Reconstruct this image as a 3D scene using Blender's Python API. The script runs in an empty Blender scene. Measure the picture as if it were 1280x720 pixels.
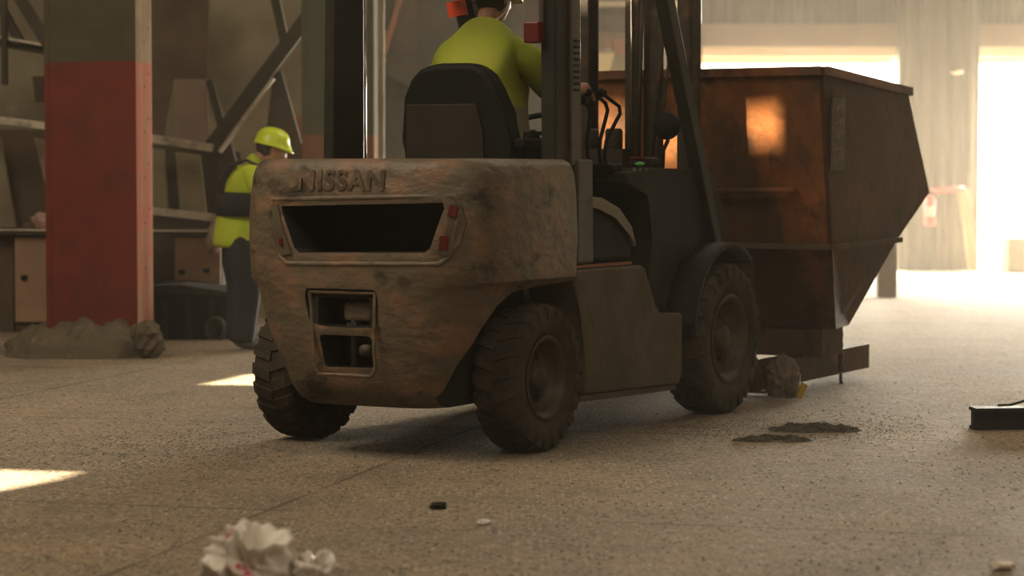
import bpy, bmesh, math, random
from mathutils import Vector, Matrix
random.seed(7)
SC=bpy.context.scene; COL=SC.collection
# ---------------------------------------------------------------- camera, world, lights, exposure
FPX=3000.0; HC=1.3; PITCH=math.atan(145/FPX); ANG=math.radians(29); ORG=Vector((-.44,11.37,0))
cam_d=bpy.data.cameras.new('camera'); cam=bpy.data.objects.new('camera',cam_d); COL.objects.link(cam)
cam_d.sensor_width=36; cam_d.lens=FPX/1280*36; cam_d.clip_end=200
cam.location=(0,0,HC); cam.rotation_euler=(math.pi/2-PITCH,0,0)
cam_d.dof.use_dof=True; cam_d.dof.focus_distance=11.8; cam_d.dof.aperture_fstop=2.4
SC.camera=cam
SC.view_settings.view_transform='Standard'; SC.view_settings.look='None'
SC.view_settings.gamma=1; SC.view_settings.use_curve_mapping=False
SC.view_settings.exposure=0.22
W=bpy.data.worlds.new('world'); SC.world=W; W.use_nodes=True
W.node_tree.nodes['Background'].inputs[0].default_value=(1,.93,.78,1)
W.node_tree.nodes['Background'].inputs[1].default_value=6.0
def area(name,loc,target,sx,sy,power,color):
    d=bpy.data.lights.new(name,'AREA'); d.shape='RECTANGLE'; d.size=sx; d.size_y=sy; d.energy=power; d.color=color
    o=bpy.data.objects.new(name,d); COL.objects.link(o); o.location=loc
    o.rotation_euler=(Vector(target)-Vector(loc)).to_track_quat('-Z','Y').to_euler(); return o
area('door_daylight',(9.0,34.5,2.6),(4.5,14,0),6.5,4.5,12500,(1,.90,.72))
area('door_daylight',(3.2,34.5,2.0),(2.2,14,.3),4.0,3.2,3000,(1,.90,.72))
area('overhead_fill',(-4.5,10.5,8.6),(-2.0,16.5,0),5,9,560,(1,.84,.62))  # added fill lamps hung below the unseen ceiling
area('overhead_fill',(3.5,20,8.6),(2.0,21,0),5,8,420,(1,.84,.62))
area('overhead_fill',(3.0,3.0,8.6),(1.5,9.5,0),6,5,260,(1,.84,.62))
SUNV=Vector((.34,.55,-.76)).normalized()
sd=bpy.data.lights.new('sun','SUN'); sd.energy=28; sd.angle=math.radians(.6); sd.color=(1,.86,.62)
so=bpy.data.objects.new('sun',sd); COL.objects.link(so); so.rotation_euler=SUNV.to_track_quat('-Z','Y').to_euler(); so.location=(-6,-4,14)
HAZE=0.0072

# ---------------------------------------------------------------- helpers
def ray(x,y):
    D=Vector((0,math.cos(PITCH),-math.sin(PITCH))); U=Vector((0,math.sin(PITCH),math.cos(PITCH)))
    return D+Vector((1,0,0))*((x-640)/FPX)-U*((y-360)/FPX)
def at(x,y,Y):
    r=ray(x,y); return Vector((0,0,HC))+r*(Y/r.y)
def l2w(p): 
    p=Vector(p); return ORG+Vector((p.x*math.cos(ANG)+p.y*math.sin(ANG),-p.x*math.sin(ANG)+p.y*math.cos(ANG),p.z))
def empty(name,label,cat,loc=(0,0,0),rz=0,group=None):
    o=bpy.data.objects.new(name,None); COL.objects.link(o); o.empty_display_size=.2
    o.location=loc; o.rotation_euler=(0,0,rz); return tag(o,label,cat,group)
def tag(o,label,cat,group=None,kind=None):
    o['label']=label; o['category']=cat
    if group: o['group']=group
    if kind: o['kind']=kind
    return o
class MB:
    def __init__(s,off=(0,0,0)): s.bm=bmesh.new(); s.off=Vector(off)
    def _add(s,verts,faces,smooth=False,mi=0):
        vs=[s.bm.verts.new(Vector(v)) for v in verts]
        for f in faces:
            try:
                fc=s.bm.faces.new([vs[i] for i in f]); fc.smooth=smooth; fc.material_index=mi
            except ValueError: pass
        return vs
    def box(s,c,d,rot=None,bev=0,mi=0):
        c=Vector(c); h=Vector(d)/2
        P=[Vector((a*h.x,b*h.y,e*h.z)) for a in(-1,1) for b in(-1,1) for e in(-1,1)]
        if rot is not None: P=[rot@p for p in P]
        vs=s._add([c+p for p in P],[(0,1,3,2),(4,6,7,5),(0,4,5,1),(2,3,7,6),(0,2,6,4),(1,5,7,3)],mi=mi)
        if bev:
            es=list({e for v in vs for e in v.link_edges})
            bmesh.ops.bevel(s.bm,geom=es,offset=bev,segments=2,affect='EDGES',profile=.5)
        return s
    def prism(s,pts,axis,a,b,bev=0,mi=0):
        # pts: 2D polygon in the plane perpendicular to axis (x:(y,z) y:(x,z) z:(x,y))
        def mk(p,t): return {'x':Vector((t,p[0],p[1])),'y':Vector((p[0],t,p[1])),'z':Vector((p[0],p[1],t))}[axis]
        n=len(pts); V=[mk(p,a) for p in pts]+[mk(p,b) for p in pts]
        vs=s._add(V,[tuple(range(n)),tuple(range(2*n-1,n-1,-1))]+[(i,(i+1)%n,n+(i+1)%n,n+i) for i in range(n)],mi=mi)
        if bev:
            es=list({e for v in vs for e in v.link_edges})
            bmesh.ops.bevel(s.bm,geom=es,offset=bev,segments=2,affect='EDGES',profile=.5)
        return s
    def bar(s,a,b,w,h,up=(0,0,1)):
        a=Vector(a);b=Vector(b);d=b-a;L=d.length;d.normalize();up=Vector(up)
        if abs(d.dot(up))>.98: up=Vector((0,1,0))
        x=d.cross(up).normalized(); z=x.cross(d)
        rot=Matrix((x,d,z)).transposed()
        return s.box((a+b)/2,(w,L,h),rot)
    def tube(s,pts,r,n=10,cap=True):
        pts=[Vector(p) for p in pts]; rs=r if isinstance(r,(list,tuple)) else [r]*len(pts)
        V=[];prev=None
        for i,p in enumerate(pts):
            t=(pts[min(i+1,len(pts)-1)]-pts[max(i-1,0)]).normalized()
            if prev is None: x=t.orthogonal().normalized()
            else: x=(prev-t*prev.dot(t)).normalized()
            prev=x;y=t.cross(x)
            for k in range(n):
                a=2*math.pi*k/n; V.append(p+(x*math.cos(a)+y*math.sin(a))*rs[i])
        F=[(i*n+k,i*n+(k+1)%n,(i+1)*n+(k+1)%n,(i+1)*n+k) for i in range(len(pts)-1) for k in range(n)]
        if cap: F+= [tuple(range(n-1,-1,-1)),tuple((len(pts)-1)*n+k for k in range(n))]
        s._add(V,F,True); return s
    def lathe(s,prof,c=(0,0,0),rot=None,n=48,closed=False,mi=0):
        # prof: (axial, radius) around local X
        c=Vector(c);V=[]
        for k in range(n):
            a=2*math.pi*k/n
            for (ax,r) in prof:
                p=Vector((ax,r*math.cos(a),r*math.sin(a)))
                if rot is not None: p=rot@p
                V.append(c+p)
        m=len(prof); F=[]
        for k in range(n):
            k2=(k+1)%n
            for i in range(m if closed else m-1):
                j=(i+1)%m; F.append((k*m+i,k*m+j,k2*m+j,k2*m+i))
        s._add(V,F,True,mi); return s
    def ball(s,c,r,sx=1,sy=1,sz=1,n=16,rot=None):
        prof=[(math.cos(math.pi*i/n)*-1,math.sin(math.pi*i/n)) for i in range(n+1)]
        c=Vector(c);V=[];m=n+1;q=2*n
        for k in range(q):
            a=2*math.pi*k/q
            for (ax,rr) in prof:
                p=Vector((rr*math.cos(a)*sx,rr*math.sin(a)*sy,ax*sz))*r
                if rot is not None: p=rot@p
                V.append(c+p)
        s._add(V,[(k*m+i,((k+1)%q)*m+i,((k+1)%q)*m+i+1,k*m+i+1) for k in range(q) for i in range(n)],True); return s
    def build(s,name,mats,parent=None):
        bmesh.ops.remove_doubles(s.bm,verts=s.bm.verts,dist=1e-5)
        bmesh.ops.recalc_face_normals(s.bm,faces=s.bm.faces)
        if s.off.length: bmesh.ops.translate(s.bm,verts=s.bm.verts,vec=-s.off)
        me=bpy.data.meshes.new(name); s.bm.to_mesh(me); s.bm.free()
        for m in (mats if isinstance(mats,(list,tuple)) else [mats]): me.materials.append(m)
        o=bpy.data.objects.new(name,me); COL.objects.link(o)
        if parent is not None: o.parent=parent
        return o
def applied(o):
    dg=bpy.context.evaluated_depsgraph_get(); dg.update()
    me=bpy.data.meshes.new_from_object(o.evaluated_get(dg)); o.modifiers.clear(); o.data=me; return o
def boolean(o,cutters):
    par=o.parent; o.parent=None
    for c in cutters:
        c.parent=None
        m=o.modifiers.new('b','BOOLEAN'); m.operation='DIFFERENCE'; m.object=c; m.solver='EXACT'
    applied(o); o.parent=par
    for c in cutters: bpy.data.objects.remove(c)
    return o
def bevel_mod(o,w,seg=2,ang=35):
    m=o.modifiers.new('bevel','BEVEL'); m.width=w; m.segments=seg; m.limit_method='ANGLE'; m.angle_limit=math.radians(ang); return o
def struct(o): o['kind']='structure'; return o

# ---------------------------------------------------------------- materials
def mat(name,base,rough=.6,metal=0,c2=None,scale=6,lo=.4,hi=.6,c3=None,scale3=20,lo3=.6,hi3=.7,bump=0,bscale=30,spec=.5,stretch=(1,1,1),rough2=None):
    m=bpy.data.materials.new(name); m.use_nodes=True; nt=m.node_tree; N=nt.nodes; L=nt.links
    b=N['Principled BSDF']; b.inputs['Roughness'].default_value=rough; b.inputs['Metallic'].default_value=metal
    b.inputs['Specular IOR Level'].default_value=spec
    tc=N.new('ShaderNodeTexCoord'); mp=N.new('ShaderNodeMapping'); mp.inputs['Scale'].default_value=stretch
    L.new(tc.outputs['Object'],mp.inputs[0])
    rgb=N.new('ShaderNodeRGB'); rgb.outputs[0].default_value=(*base,1); out=rgb.outputs[0]
    def layer(out,col,sc,l,h,seed):
        n=N.new('ShaderNodeTexNoise'); n.noise_dimensions='4D'; n.inputs['W'].default_value=seed
        n.inputs['Scale'].default_value=sc; n.inputs['Detail'].default_value=7; n.inputs['Roughness'].default_value=.62
        L.new(mp.outputs[0],n.inputs['Vector'])
        r=N.new('ShaderNodeMapRange'); r.inputs[1].default_value=l; r.inputs[2].default_value=h
        L.new(n.outputs['Fac'],r.inputs[0])
        x=N.new('ShaderNodeMix'); x.data_type='RGBA'; x.inputs[7].default_value=(*col,1)
        L.new(r.outputs[0],x.inputs[0]); L.new(out,x.inputs[6]); return x.outputs[2],r.outputs[0]
    if c2: out,f=layer(out,c2,scale,lo,hi,1.3)
    if c3: out,f3=layer(out,c3,scale3,lo3,hi3,5.1)
    L.new(out,b.inputs['Base Color'])
    if rough2 is not None and c2:
        r=N.new('ShaderNodeMapRange'); r.inputs[3].default_value=rough; r.inputs[4].default_value=rough2; L.new(f,r.inputs[0]); L.new(r.outputs[0],b.inputs['Roughness'])
    if bump:
        n=N.new('ShaderNodeTexNoise'); n.inputs['Scale'].default_value=bscale; n.inputs['Detail'].default_value=6
        L.new(mp.outputs[0],n.inputs['Vector'])
        bp=N.new('ShaderNodeBump'); bp.inputs['Strength'].default_value=bump; bp.inputs['Distance'].default_value=.02
        L.new(n.outputs['Fac'],bp.inputs['Height']); L.new(bp.outputs[0],b.inputs['Normal'])
    return m
M={}
M['cw']=mat('worn_counterweight_paint',(.155,.12,.08),.5,0,(.25,.15,.09),4.5,.50,.60,(.045,.034,.024),3.6,.56,.64,bump=.7,bscale=12,stretch=(1,1,1.6))
M['body']=mat('dusty_body_paint',(.135,.107,.072),.65,0,(.085,.068,.047),4,.4,.7,(.2,.13,.08),9,.62,.72,bump=.2,bscale=20)
M['hood']=mat('pale_hood_paint',(.22,.18,.13),.45,0,(.18,.145,.1),5,.4,.7,bump=.1)  # paler tone of the body paint
M['cab']=mat('dark_cab_plastic',(.022,.021,.017),.65,0,(.045,.04,.03),5,.45,.75)
M['guard']=mat('overhead_guard_paint',(.028,.028,.022),.5,0,(.045,.042,.032),6,.45,.7)
M['pillar']=mat('scuffed_pillar_paint',(.09,.08,.065),.4,0,(.06,.055,.045),8,.5,.7)
M['dark']=mat('near_black_matte',(.018,.016,.013),.85)  # near-black for chassis, grille and the inside of the air slot
M['rubber']=mat('dusty_rubber',(.052,.043,.031),.85,0,(.12,.092,.062),5,.42,.7,bump=.25,bscale=25)
M['rim']=mat('dusty_wheel_rim',(.085,.068,.048),.6,.3,(.16,.115,.075),8,.5,.7)
M['black']=mat('black_vinyl',(.008,.008,.007),.65)
M['seatback']=mat('seat_back_panel',(.045,.037,.026),.65,0,(.035,.029,.02),5,.4,.6)
M['steel']=mat('oily_mast_steel',(.045,.036,.026),.75,0,(.12,.07,.035),8,.5,.7)
M['chrome']=mat('polished_rod',(.6,.55,.48),.18,1)
M['red']=mat('red_lens',(.14,.014,.01),.35)
M['orange']=mat('orange_red_lens',(.8,.09,.03),.35)
M['greylens']=mat('clear_lens',(.25,.22,.19),.3)
M['green']=mat('green_button',(.12,.5,.1),.3)
M['bin']=mat('rusted_bin_steel',(.10,.05,.026),.5,.15,(.33,.115,.035),2.0,.46,.64,(.045,.03,.02),7,.54,.7,bump=.35,bscale=22,stretch=(1,1,.75))
M['binside']=mat('grimy_bin_side',(.095,.06,.038),.6,.1,(.15,.075,.04),2.2,.45,.7,(.045,.035,.025),6,.55,.7,bump=.3,bscale=22)
M['rustbeam']=mat('rust_beam',(.11,.07,.045),.7,.1,(.26,.12,.07),7,.5,.7,bump=.3)
M['floorbase']=None
M['hiviz']=mat('high_visibility_fabric',(.50,.62,.02),.75,0,(.38,.46,.03),5,.45,.75,bump=.12,bscale=9)
M['hiviz2']=mat('faded_high_visibility_fabric',(.42,.50,.04),.8,0,(.48,.40,.08),3,.45,.7,bump=.7,bscale=5)
M['stripe']=mat('reflective_stripe',(.30,.27,.20),.5)
M['navy']=mat('navy_cloth',(.014,.017,.020),.9,0,(.022,.026,.03),6,.4,.7,bump=.15)
M['skin']=mat('skin',(.42,.20,.13),.55)
M['hair']=mat('dark_hair',(.035,.025,.018),.8)
M['hat']=mat('yellow_green_hard_hat',(.62,.76,.03),.32)
M['hatw']=mat('dusty_pale_hard_hat',(.42,.36,.24),.4)
M['boot']=mat('grey_boot_leather',(.10,.09,.08),.6)
M['white']=mat('white_cord',(.75,.72,.66),.4)
M['machine']=mat('dusty_machine_steel',(.37,.32,.21),.7,0,(.22,.18,.125),1.2,.4,.65,(.44,.34,.24),5,.6,.75)
M['machdark']=mat('dark_machine_steel',(.085,.07,.05),.75,0,(.12,.095,.07),3,.45,.65)  # darker tone of the machine steel
M['rail']=mat('worn_rail_edge',(.78,.68,.54),.5,.1,(.2,.17,.12),5,.5,.7)
M['beige']=mat('beige_cabinet_paint',(.40,.25,.15),.65,0,(.30,.18,.11),3,.4,.7)
M['pinkpanel']=mat('pinkish_primer_panel',(.44,.31,.24),.7,0,(.34,.25,.19),3,.4,.7)
M['wall']=mat('grimy_wall',(.17,.145,.10),.85,0,(.11,.09,.065),1.0,.4,.65)
M['corr']=mat('corrugated_sheet',(.135,.11,.072),.7,0,(.10,.08,.052),1.0,.4,.65)
M['lintel']=mat('tan_lintel',(.22,.145,.085),.8,0,(.18,.12,.075),1.5,.4,.65)
M['cream']=mat('cream_door_track',(.72,.60,.42),.6)
M['brown']=mat('brown_panel',(.17,.115,.075),.7,0,(.10,.075,.05),2,.4,.65)
M['terracotta']=mat('orange_brown_paint',(.42,.17,.09),.7,0,(.3,.13,.08),4,.4,.65)
M['conc']=mat('crumbled_concrete',(.15,.12,.08),.95,0,(.12,.095,.065),5,.4,.65,(.34,.26,.18),11,.6,.75,bump=.8,bscale=12)
M['glassbag']=mat('white_plastic_film',(.85,.78,.68),.35,0,(.60,.50,.42),7,.45,.65,(.72,.08,.16),7,.56,.60)
M['rag']=mat('greyish_rag',(.22,.17,.13),.8,0,(.35,.28,.22),14,.5,.65)
M['pebble']=mat('debris_chips',(.20,.165,.12),.7)
M['wood']=mat('weathered_wood',(.55,.38,.18),.7,0,(.42,.28,.14),3,.4,.7,stretch=(8,8,1))
M['extred']=mat('extinguisher_red',(.7,.08,.07),.4)

def height_paint(name,low,high,zsplit,low2,high2):
    m=bpy.data.materials.new(name); m.use_nodes=True; nt=m.node_tree;N=nt.nodes;L=nt.links;b=N['Principled BSDF']; b.inputs['Roughness'].default_value=.9; b.inputs['Specular IOR Level'].default_value=.04
    g=N.new('ShaderNodeNewGeometry'); sp=N.new('ShaderNodeSeparateXYZ'); L.new(g.outputs['Position'],sp.inputs[0])
    n=N.new('ShaderNodeTexNoise'); n.inputs['Scale'].default_value=5; n.inputs['Detail'].default_value=6; L.new(g.outputs['Position'],n.inputs['Vector'])
    ad=N.new('ShaderNodeMath'); ad.operation='MULTIPLY_ADD'; ad.inputs[1].default_value=.05; L.new(n.outputs['Fac'],ad.inputs[0]); L.new(sp.outputs['Z'],ad.inputs[2])
    gt=N.new('ShaderNodeMath'); gt.operation='GREATER_THAN'; gt.inputs[1].default_value=zsplit+.025; L.new(ad.outputs[0],gt.inputs[0])
    def two(a,c):
        x=N.new('ShaderNodeMix'); x.data_type='RGBA'; x.inputs[6].default_value=(*a,1); x.inputs[7].default_value=(*c,1)
        r=N.new('ShaderNodeMapRange'); r.inputs[1].default_value=.42; r.inputs[2].default_value=.65; L.new(n.outputs['Fac'],r.inputs[0]); L.new(r.outputs[0],x.inputs[0]); return x.outputs[2]
    x=N.new('ShaderNodeMix'); x.data_type='RGBA'; L.new(gt.outputs[0],x.inputs[0]); L.new(two(low,low2),x.inputs[6]); L.new(two(high,high2),x.inputs[7])
    L.new(x.outputs[2],b.inputs['Base Color']); return m
for k_,v_ in (('machine',.1),('machdark',.05),('brown',.1),('pinkpanel',.1),('black',.2),('cab',.25),('guard',.25),('seatback',.15),('rail',.15),('wall',.1),('conc',.1),('body',.3),('rubber',.25),('bin',.35),('binside',.2),('steel',.25)):
    M[k_].node_tree.nodes['Principled BSDF'].inputs['Specular IOR Level'].default_value=v_
M['redcol']=height_paint('red_and_olive_column_paint',(.20,.038,.028),(.085,.075,.045),2.09,(.15,.036,.026),(.105,.09,.055))
M['flange']=height_paint('column_lit_flange',(.72,.30,.24),(.52,.42,.31),2.09,(.62,.36,.27),(.42,.32,.24))  # lit side of the red column: daylight put into a lighter colour
M['col2']=height_paint('olive_column_orange_foot',(.25,.12,.075),(.105,.105,.075),1.60,(.2,.1,.065),(.12,.115,.08))
M['flange2']=height_paint('pale_column_edge',(.20,.09,.05),(.105,.098,.065),1.60,(.17,.085,.05),(.09,.085,.055))

def floor_mat():
    m=bpy.data.materials.new('dusty_concrete_floor'); m.use_nodes=True; nt=m.node_tree;N=nt.nodes;L=nt.links;b=N['Principled BSDF']
    g=N.new('ShaderNodeNewGeometry'); P=g.outputs['Position']
    def noise(s,d=6,r=.6,vec=P):
        n=N.new('ShaderNodeTexNoise'); n.inputs['Scale'].default_value=s;n.inputs['Detail'].default_value=d;n.inputs['Roughness'].default_value=r;L.new(vec,n.inputs['Vector']);return n.outputs['Fac']
    def rng(f,a,c,lo=0,hi=1):
        r=N.new('ShaderNodeMapRange');r.inputs[1].default_value=a;r.inputs[2].default_value=c;r.inputs[3].default_value=lo;r.inputs[4].default_value=hi;L.new(f,r.inputs[0]);return r.outputs[0]
    def mix(f,a,c):
        x=N.new('ShaderNodeMix');x.data_type='RGBA';L.new(f,x.inputs[0])
        for s,i in((a,6),(c,7)):
            if isinstance(s,tuple): x.inputs[i].default_value=(*s,1)
            else: L.new(s,x.inputs[i])
        return x.outputs[2]
    c=mix(rng(noise(.55,4),.38,.65),(.37,.28,.185),(.30,.24,.175))
    c=mix(rng(noise(2.6,7),.48,.72),c,(.23,.185,.13))
    c=mix(rng(noise(30,4,.75),.50,.66),c,(.15,.12,.09))
    c=mix(rng(noise(52,3,.75),.60,.68),c,(.56,.48,.36))
    c=mix(rng(noise(21,3,.75),.64,.70),c,(.50,.43,.33))
    def speck(sc,lo,col,c,dist):
        v=N.new('ShaderNodeTexVoronoi'); v.inputs['Scale'].default_value=sc; L.new(P,v.inputs['Vector'])
        sp=N.new('ShaderNodeSeparateColor'); L.new(v.outputs['Color'],sp.inputs[0])
        a=rng(sp.outputs[0],lo,lo+.02); d=rng(v.outputs['Distance'],dist,dist*.7)
        mm=N.new('ShaderNodeMath');mm.operation='MULTIPLY';L.new(a,mm.inputs[0]);L.new(d,mm.inputs[1]); return mix(mm.outputs[0],c,col)
    c=speck(34,.72,(.12,.10,.08),c,.42); c=speck(48,.80,(.62,.56,.45),c,.36); c=speck(70,.6,(.16,.13,.105),c,.45); c=speck(14,.9,(.14,.12,.095),c,.3)
    # cracks between slabs
    mp=N.new('ShaderNodeMapping'); mp.inputs['Rotation'].default_value=(0,0,math.radians(14)); mp.inputs['Location'].default_value=(.1,.4,0); L.new(P,mp.inputs[0])
    br=N.new('ShaderNodeTexBrick'); br.offset=0; br.inputs['Scale'].default_value=.33; br.inputs['Mortar Size'].default_value=.005; br.inputs['Mortar Smooth'].default_value=.4
    br.inputs['Brick Width'].default_value=1; br.inputs['Row Height'].default_value=1
    br.inputs['Color1'].default_value=br.inputs['Color2'].default_value=(0,0,0,1); br.inputs['Mortar'].default_value=(1,1,1,1); L.new(mp.outputs[0],br.inputs['Vector'])
    crack=N.new('ShaderNodeMath');crack.operation='MULTIPLY';L.new(br.outputs['Fac'],crack.inputs[0]);L.new(rng(noise(1.3,5),.35,.6,0,.75),crack.inputs[1])
    c=mix(crack.outputs[0],c,(.10,.085,.065))
    L.new(c,b.inputs['Base Color']); L.new(rng(noise(1.7,6),.4,.7,.85,.97),b.inputs['Roughness']); b.inputs['Specular IOR Level'].default_value=.15
    h1=noise(26,5,.7); h2=noise(5,4)
    add=N.new('ShaderNodeMath');add.operation='MULTIPLY_ADD';add.inputs[1].default_value=1.5;L.new(h2,add.inputs[0]);L.new(h1,add.inputs[2])
    bp=N.new('ShaderNodeBump');bp.inputs['Strength'].default_value=.55;bp.inputs['Distance'].default_value=.02;L.new(add.outputs[0],bp.inputs['Height']);L.new(bp.outputs[0],b.inputs['Normal'])
    return m
M['floor']=floor_mat()

# ---------------------------------------------------------------- setting
XL,XR,YF,YB,ZT=-7.5,13.0,-4.0,32.0,9.0
struct(MB().box(((XL+XR)/2,(YF+YB)/2,-.1),(XR-XL+.6,YB-YF+.6,.2)).build('floor',M['floor']))
struct(MB().box(((XL+XR)/2,YB+15.3,-.1),(40,30,.2)).build('ground',mat('pale_yard_ground',(.62,.56,.45),.9)))
struct(MB().box((XL-.15,(YF+YB)/2,ZT/2),(.3,YB-YF,ZT)).build('wall_left',M['wall']))
struct(MB().box((XR+.15,(YF+YB)/2,ZT/2),(.3,YB-YF,ZT)).build('wall_right',M['wall']))
struct(MB().box(((XL+XR)/2,YF-.15,ZT/2),(XR-XL+.6,.3,ZT)).build('wall_front',M['wall']))
ceil=struct(MB().box(((XL+XR)/2,(YF+YB)/2,ZT+.1),(XR-XL+.6,YB-YF+.6,.2)).build('ceiling',M['wall']))
def roof_hole(pts):
    # openings added in the unseen roof, shaped to throw chosen sun patches
    Q=[]
    for p in pts:
        p=Vector(p); t=(p.z-(ZT+.1))/SUNV.z; q=p-SUNV*t; Q.append((q.x,q.y))
    return MB().prism(Q,'z',ZT-.05,ZT+.25).build('cutter',M['wall'])
holes=[roof_hole([(-2.75,10.62,0),(-1.84,10.42,0),(-1.90,10.15,0),(-2.12,9.68,0),(-2.85,9.3,0)]),
       roof_hole([(-1.94,14.58,0),(-1.70,15.45,0),(-1.45,15.55,0),(-1.35,14.5,0)]),
       roof_hole([l2w((.24,3.22,1.76)),l2w((.50,3.22,1.77)),l2w((.48,3.22,1.42)),l2w((.28,3.22,1.42))]),
       roof_hole([l2w((-.74,3.22,1.80)),l2w((-.05,3.22,1.72)),l2w((-.05,3.22,1.30)),l2w((-.74,3.22,1.35))])]
boolean(ceil,holes)
# back wall with two doorways
wb=struct(MB().box((XL/2+1.25-.02,YB+.1,2.25),(abs(XL)+2.5,.2,4.5)).build('wall_back',M['wall']))
def sheet(x0,x1,z0,z1,y,amp=.035,pitch=.19,off=(0,0,0)):
    mb=MB(); n=int((x1-x0)/pitch*8); V=[];F=[]
    for i in range(n+1):
        x=x0+(x1-x0)*i/n; ph=(x/pitch)%1.0
        w=1 if ph<.35 else (1-(ph-.35)/.15 if ph<.5 else (0 if ph<.85 else (ph-.85)/.15))
        yy=y-amp*w
        V+=[(x,yy,z0),(x,yy,z1),(x,y+.03,z0),(x,y+.03,z1)]
    for i in range(n):
        a=i*4;b=a+4; F+=[(a,b,b+1,a+1),(a+2,a+3,b+3,b+2),(a,a+2,b+2,b),(a+1,b+1,b+3,a+3)]
    mb._add(V,F); return mb
DZ=2.74
sheet(2.5,XR,3.25,ZT,YB-.02).build('corrugated_cladding',M['corr'],wb)
sheet(XL,2.5,4.5,ZT,YB-.02,pitch=.3).build('corrugated_cladding',M['wall'],wb)
mb=MB()
for (x0,x1) in ((2.32,5.12),(6.2,XR)): mb.box(((x0+x1)/2,YB+.05,3.11),(x1-x0,.3,.30))
mb.build('lintel_beam',M['lintel'],wb)
mb=MB()
for (x0,x1) in ((2.45,5.12),(6.2,XR)):
    mb.box(((x0+x1)/2,YB+.12,2.895),(x1-x0,.24,.13)); mb.box(((x0+x1)/2,YB+.2,2.785),(x1-x0,.12,.09))
mb.build('roller_door_track',M['cream'],wb)
sheet(5.10,6.16,0,ZT,YB-.28,amp=.05,pitch=.2).build('corrugated_post_cladding',M['corr'],wb)
MB().box((5.63,YB-.08,ZT/2),(1.04,.3,ZT)).build('door_post_core',M['wall'],wb)
MB().box((2.40,YB+.02,1.6),(.24,.24,3.2)).build('door_jamb',M['lintel'],wb)
MB().box((9.5,YB+.3,2.95),(7,.1,.1)).build('door_head_bar',M['cream'],wb)
struct(MB().prism([(XR-1.2,0),(XR,0),(XR,3.2),(XR-1.2,3.2)],'y',YB,YB+.25).build('trim_1',M['wall']))

# ---------------------------------------------------------------- forklift
FL=empty('forklift','large dusty counterbalance forklift with scraped rear weight, carrying the rusty bin','forklift',ORG,-ANG)
def W_(z):
    pts=[(.20,.38),(.26,.43),(.40,.485),(.55,.55),(.70,.595),(.775,.61),(.81,.652),(1.0,.66),(1.25,.65),(1.36,.625)]
    for (a,b),(c,d) in zip(pts,pts[1:]):
        if z<=c: t=max(0,(z-a)/(c-a)); return b+(d-b)*t
    return pts[-1][1]
def Dp(z):
    pts=[(.20,.24),(.30,.30),(.55,.36),(.8,.40),(1.1,.41),(1.36,.38)]
    for (a,b),(c,d) in zip(pts,pts[1:]):
        if z<=c: t=max(0,(z-a)/(c-a)); return b+(d-b)*t
    return pts[-1][1]
CX=.03
def yback(x,z):
    w=W_(z); q=min(1,abs((x-CX)/w)); return -.30-Dp(z)*max(0,(1-q**3.4))**(1/3.4)
def counterweight():
    mb=MB(); zs=[.235,.26,.32,.40,.48,.55,.62,.70,.775,.79,.81,.9,1.0,1.1,1.2,1.28,1.32,1.345,1.36]; rings=[]
    N=44
    for k,z in enumerate(zs):
        w=W_(z); d=Dp(z); inset={1.32:.004,1.345:.016,1.36:.045,.235:.03,.26:.01}.get(z,0); w-=inset;d-=inset
        R=[(CX-w,.30,z)]
        for i in range(N+1):
            a=math.pi*i/N; cx=math.cos(a); sx=math.sin(a); e=2/3.4
            R.append((CX-w*math.copysign(abs(cx)**e,cx),-.30-d*abs(sx)**e,z))
        R.append((CX+w,.30,z)); rings.append(R)
    n=len(rings[0]); V=[p for R in rings for p in R]; F=[]
    for j in range(len(rings)-1):
        for i in range(n): F.append((j*n+i,j*n+(i+1)%n,(j+1)*n+(i+1)%n,(j+1)*n+i))
    F.append(tuple(range(n))); F.append(tuple((len(rings)-1)*n+i for i in range(n)))
    mb._add(V,F,True); return mb
cw=counterweight().build('counterweight',[M['cw'],M['dark']],None)
cut=[]
slot=[(-.315,1.145),(.515,1.165),(.525,1.14),(.465,.965),(.44,.945),(-.21,.935),(-.235,.955)]
cut.append(MB().prism(slot,'y',-.9,-.34).build('c',M['dark']))
for sgn in (1,-1):
    poly=[(.6,.05),(.6,.785),(.32,.785),(.0,.775),(-.24,.755),(-.36,.70),(-.44,.60),(-.50,.45),(-.55,.05)]
    a,b=(.40,1.2) if sgn>0 else (-1.2,-.40)
    cut.append(MB().prism(poly,'x',a,b).build('c',M['dark']))
cut.append(MB().prism([(-.13,.735),(.15,.735),(.15,.61),(-.13,.605)],'y',-.9,-.50,bev=.018).build('c',M['dark']))
cut.append(MB().prism([(-.13,.565),(.15,.565),(.145,.42),(-.12,.415)],'y',-.9,-.46,bev=.018).build('c',M['dark']))
# shallow recess round the tow pin
cut.append(MB().prism([(-.18,.775),(.19,.775),(.20,.74),(.18,.40),(.15,.365),(-.14,.365),(-.165,.39),(-.19,.74)],'y',-1.2,-.668,bev=.012).build('c',M['dark']))
boolean(cw,cut)
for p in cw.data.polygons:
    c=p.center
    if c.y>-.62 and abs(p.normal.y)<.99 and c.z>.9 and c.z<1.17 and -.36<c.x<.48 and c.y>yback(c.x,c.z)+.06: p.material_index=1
cw.parent=FL; bevel_mod(cw,.010,2,40)
# faceted slot: dark radiator grille at the back of it
g=MB(); g.box((.07,-.352,1.05),(.9,.012,.26)); 
for i in range(9): g.box((.07,-.362,.95+i*.024),(.84,.01,.008))
g.build('radiator_grille',M['dark'],FL)
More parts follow.
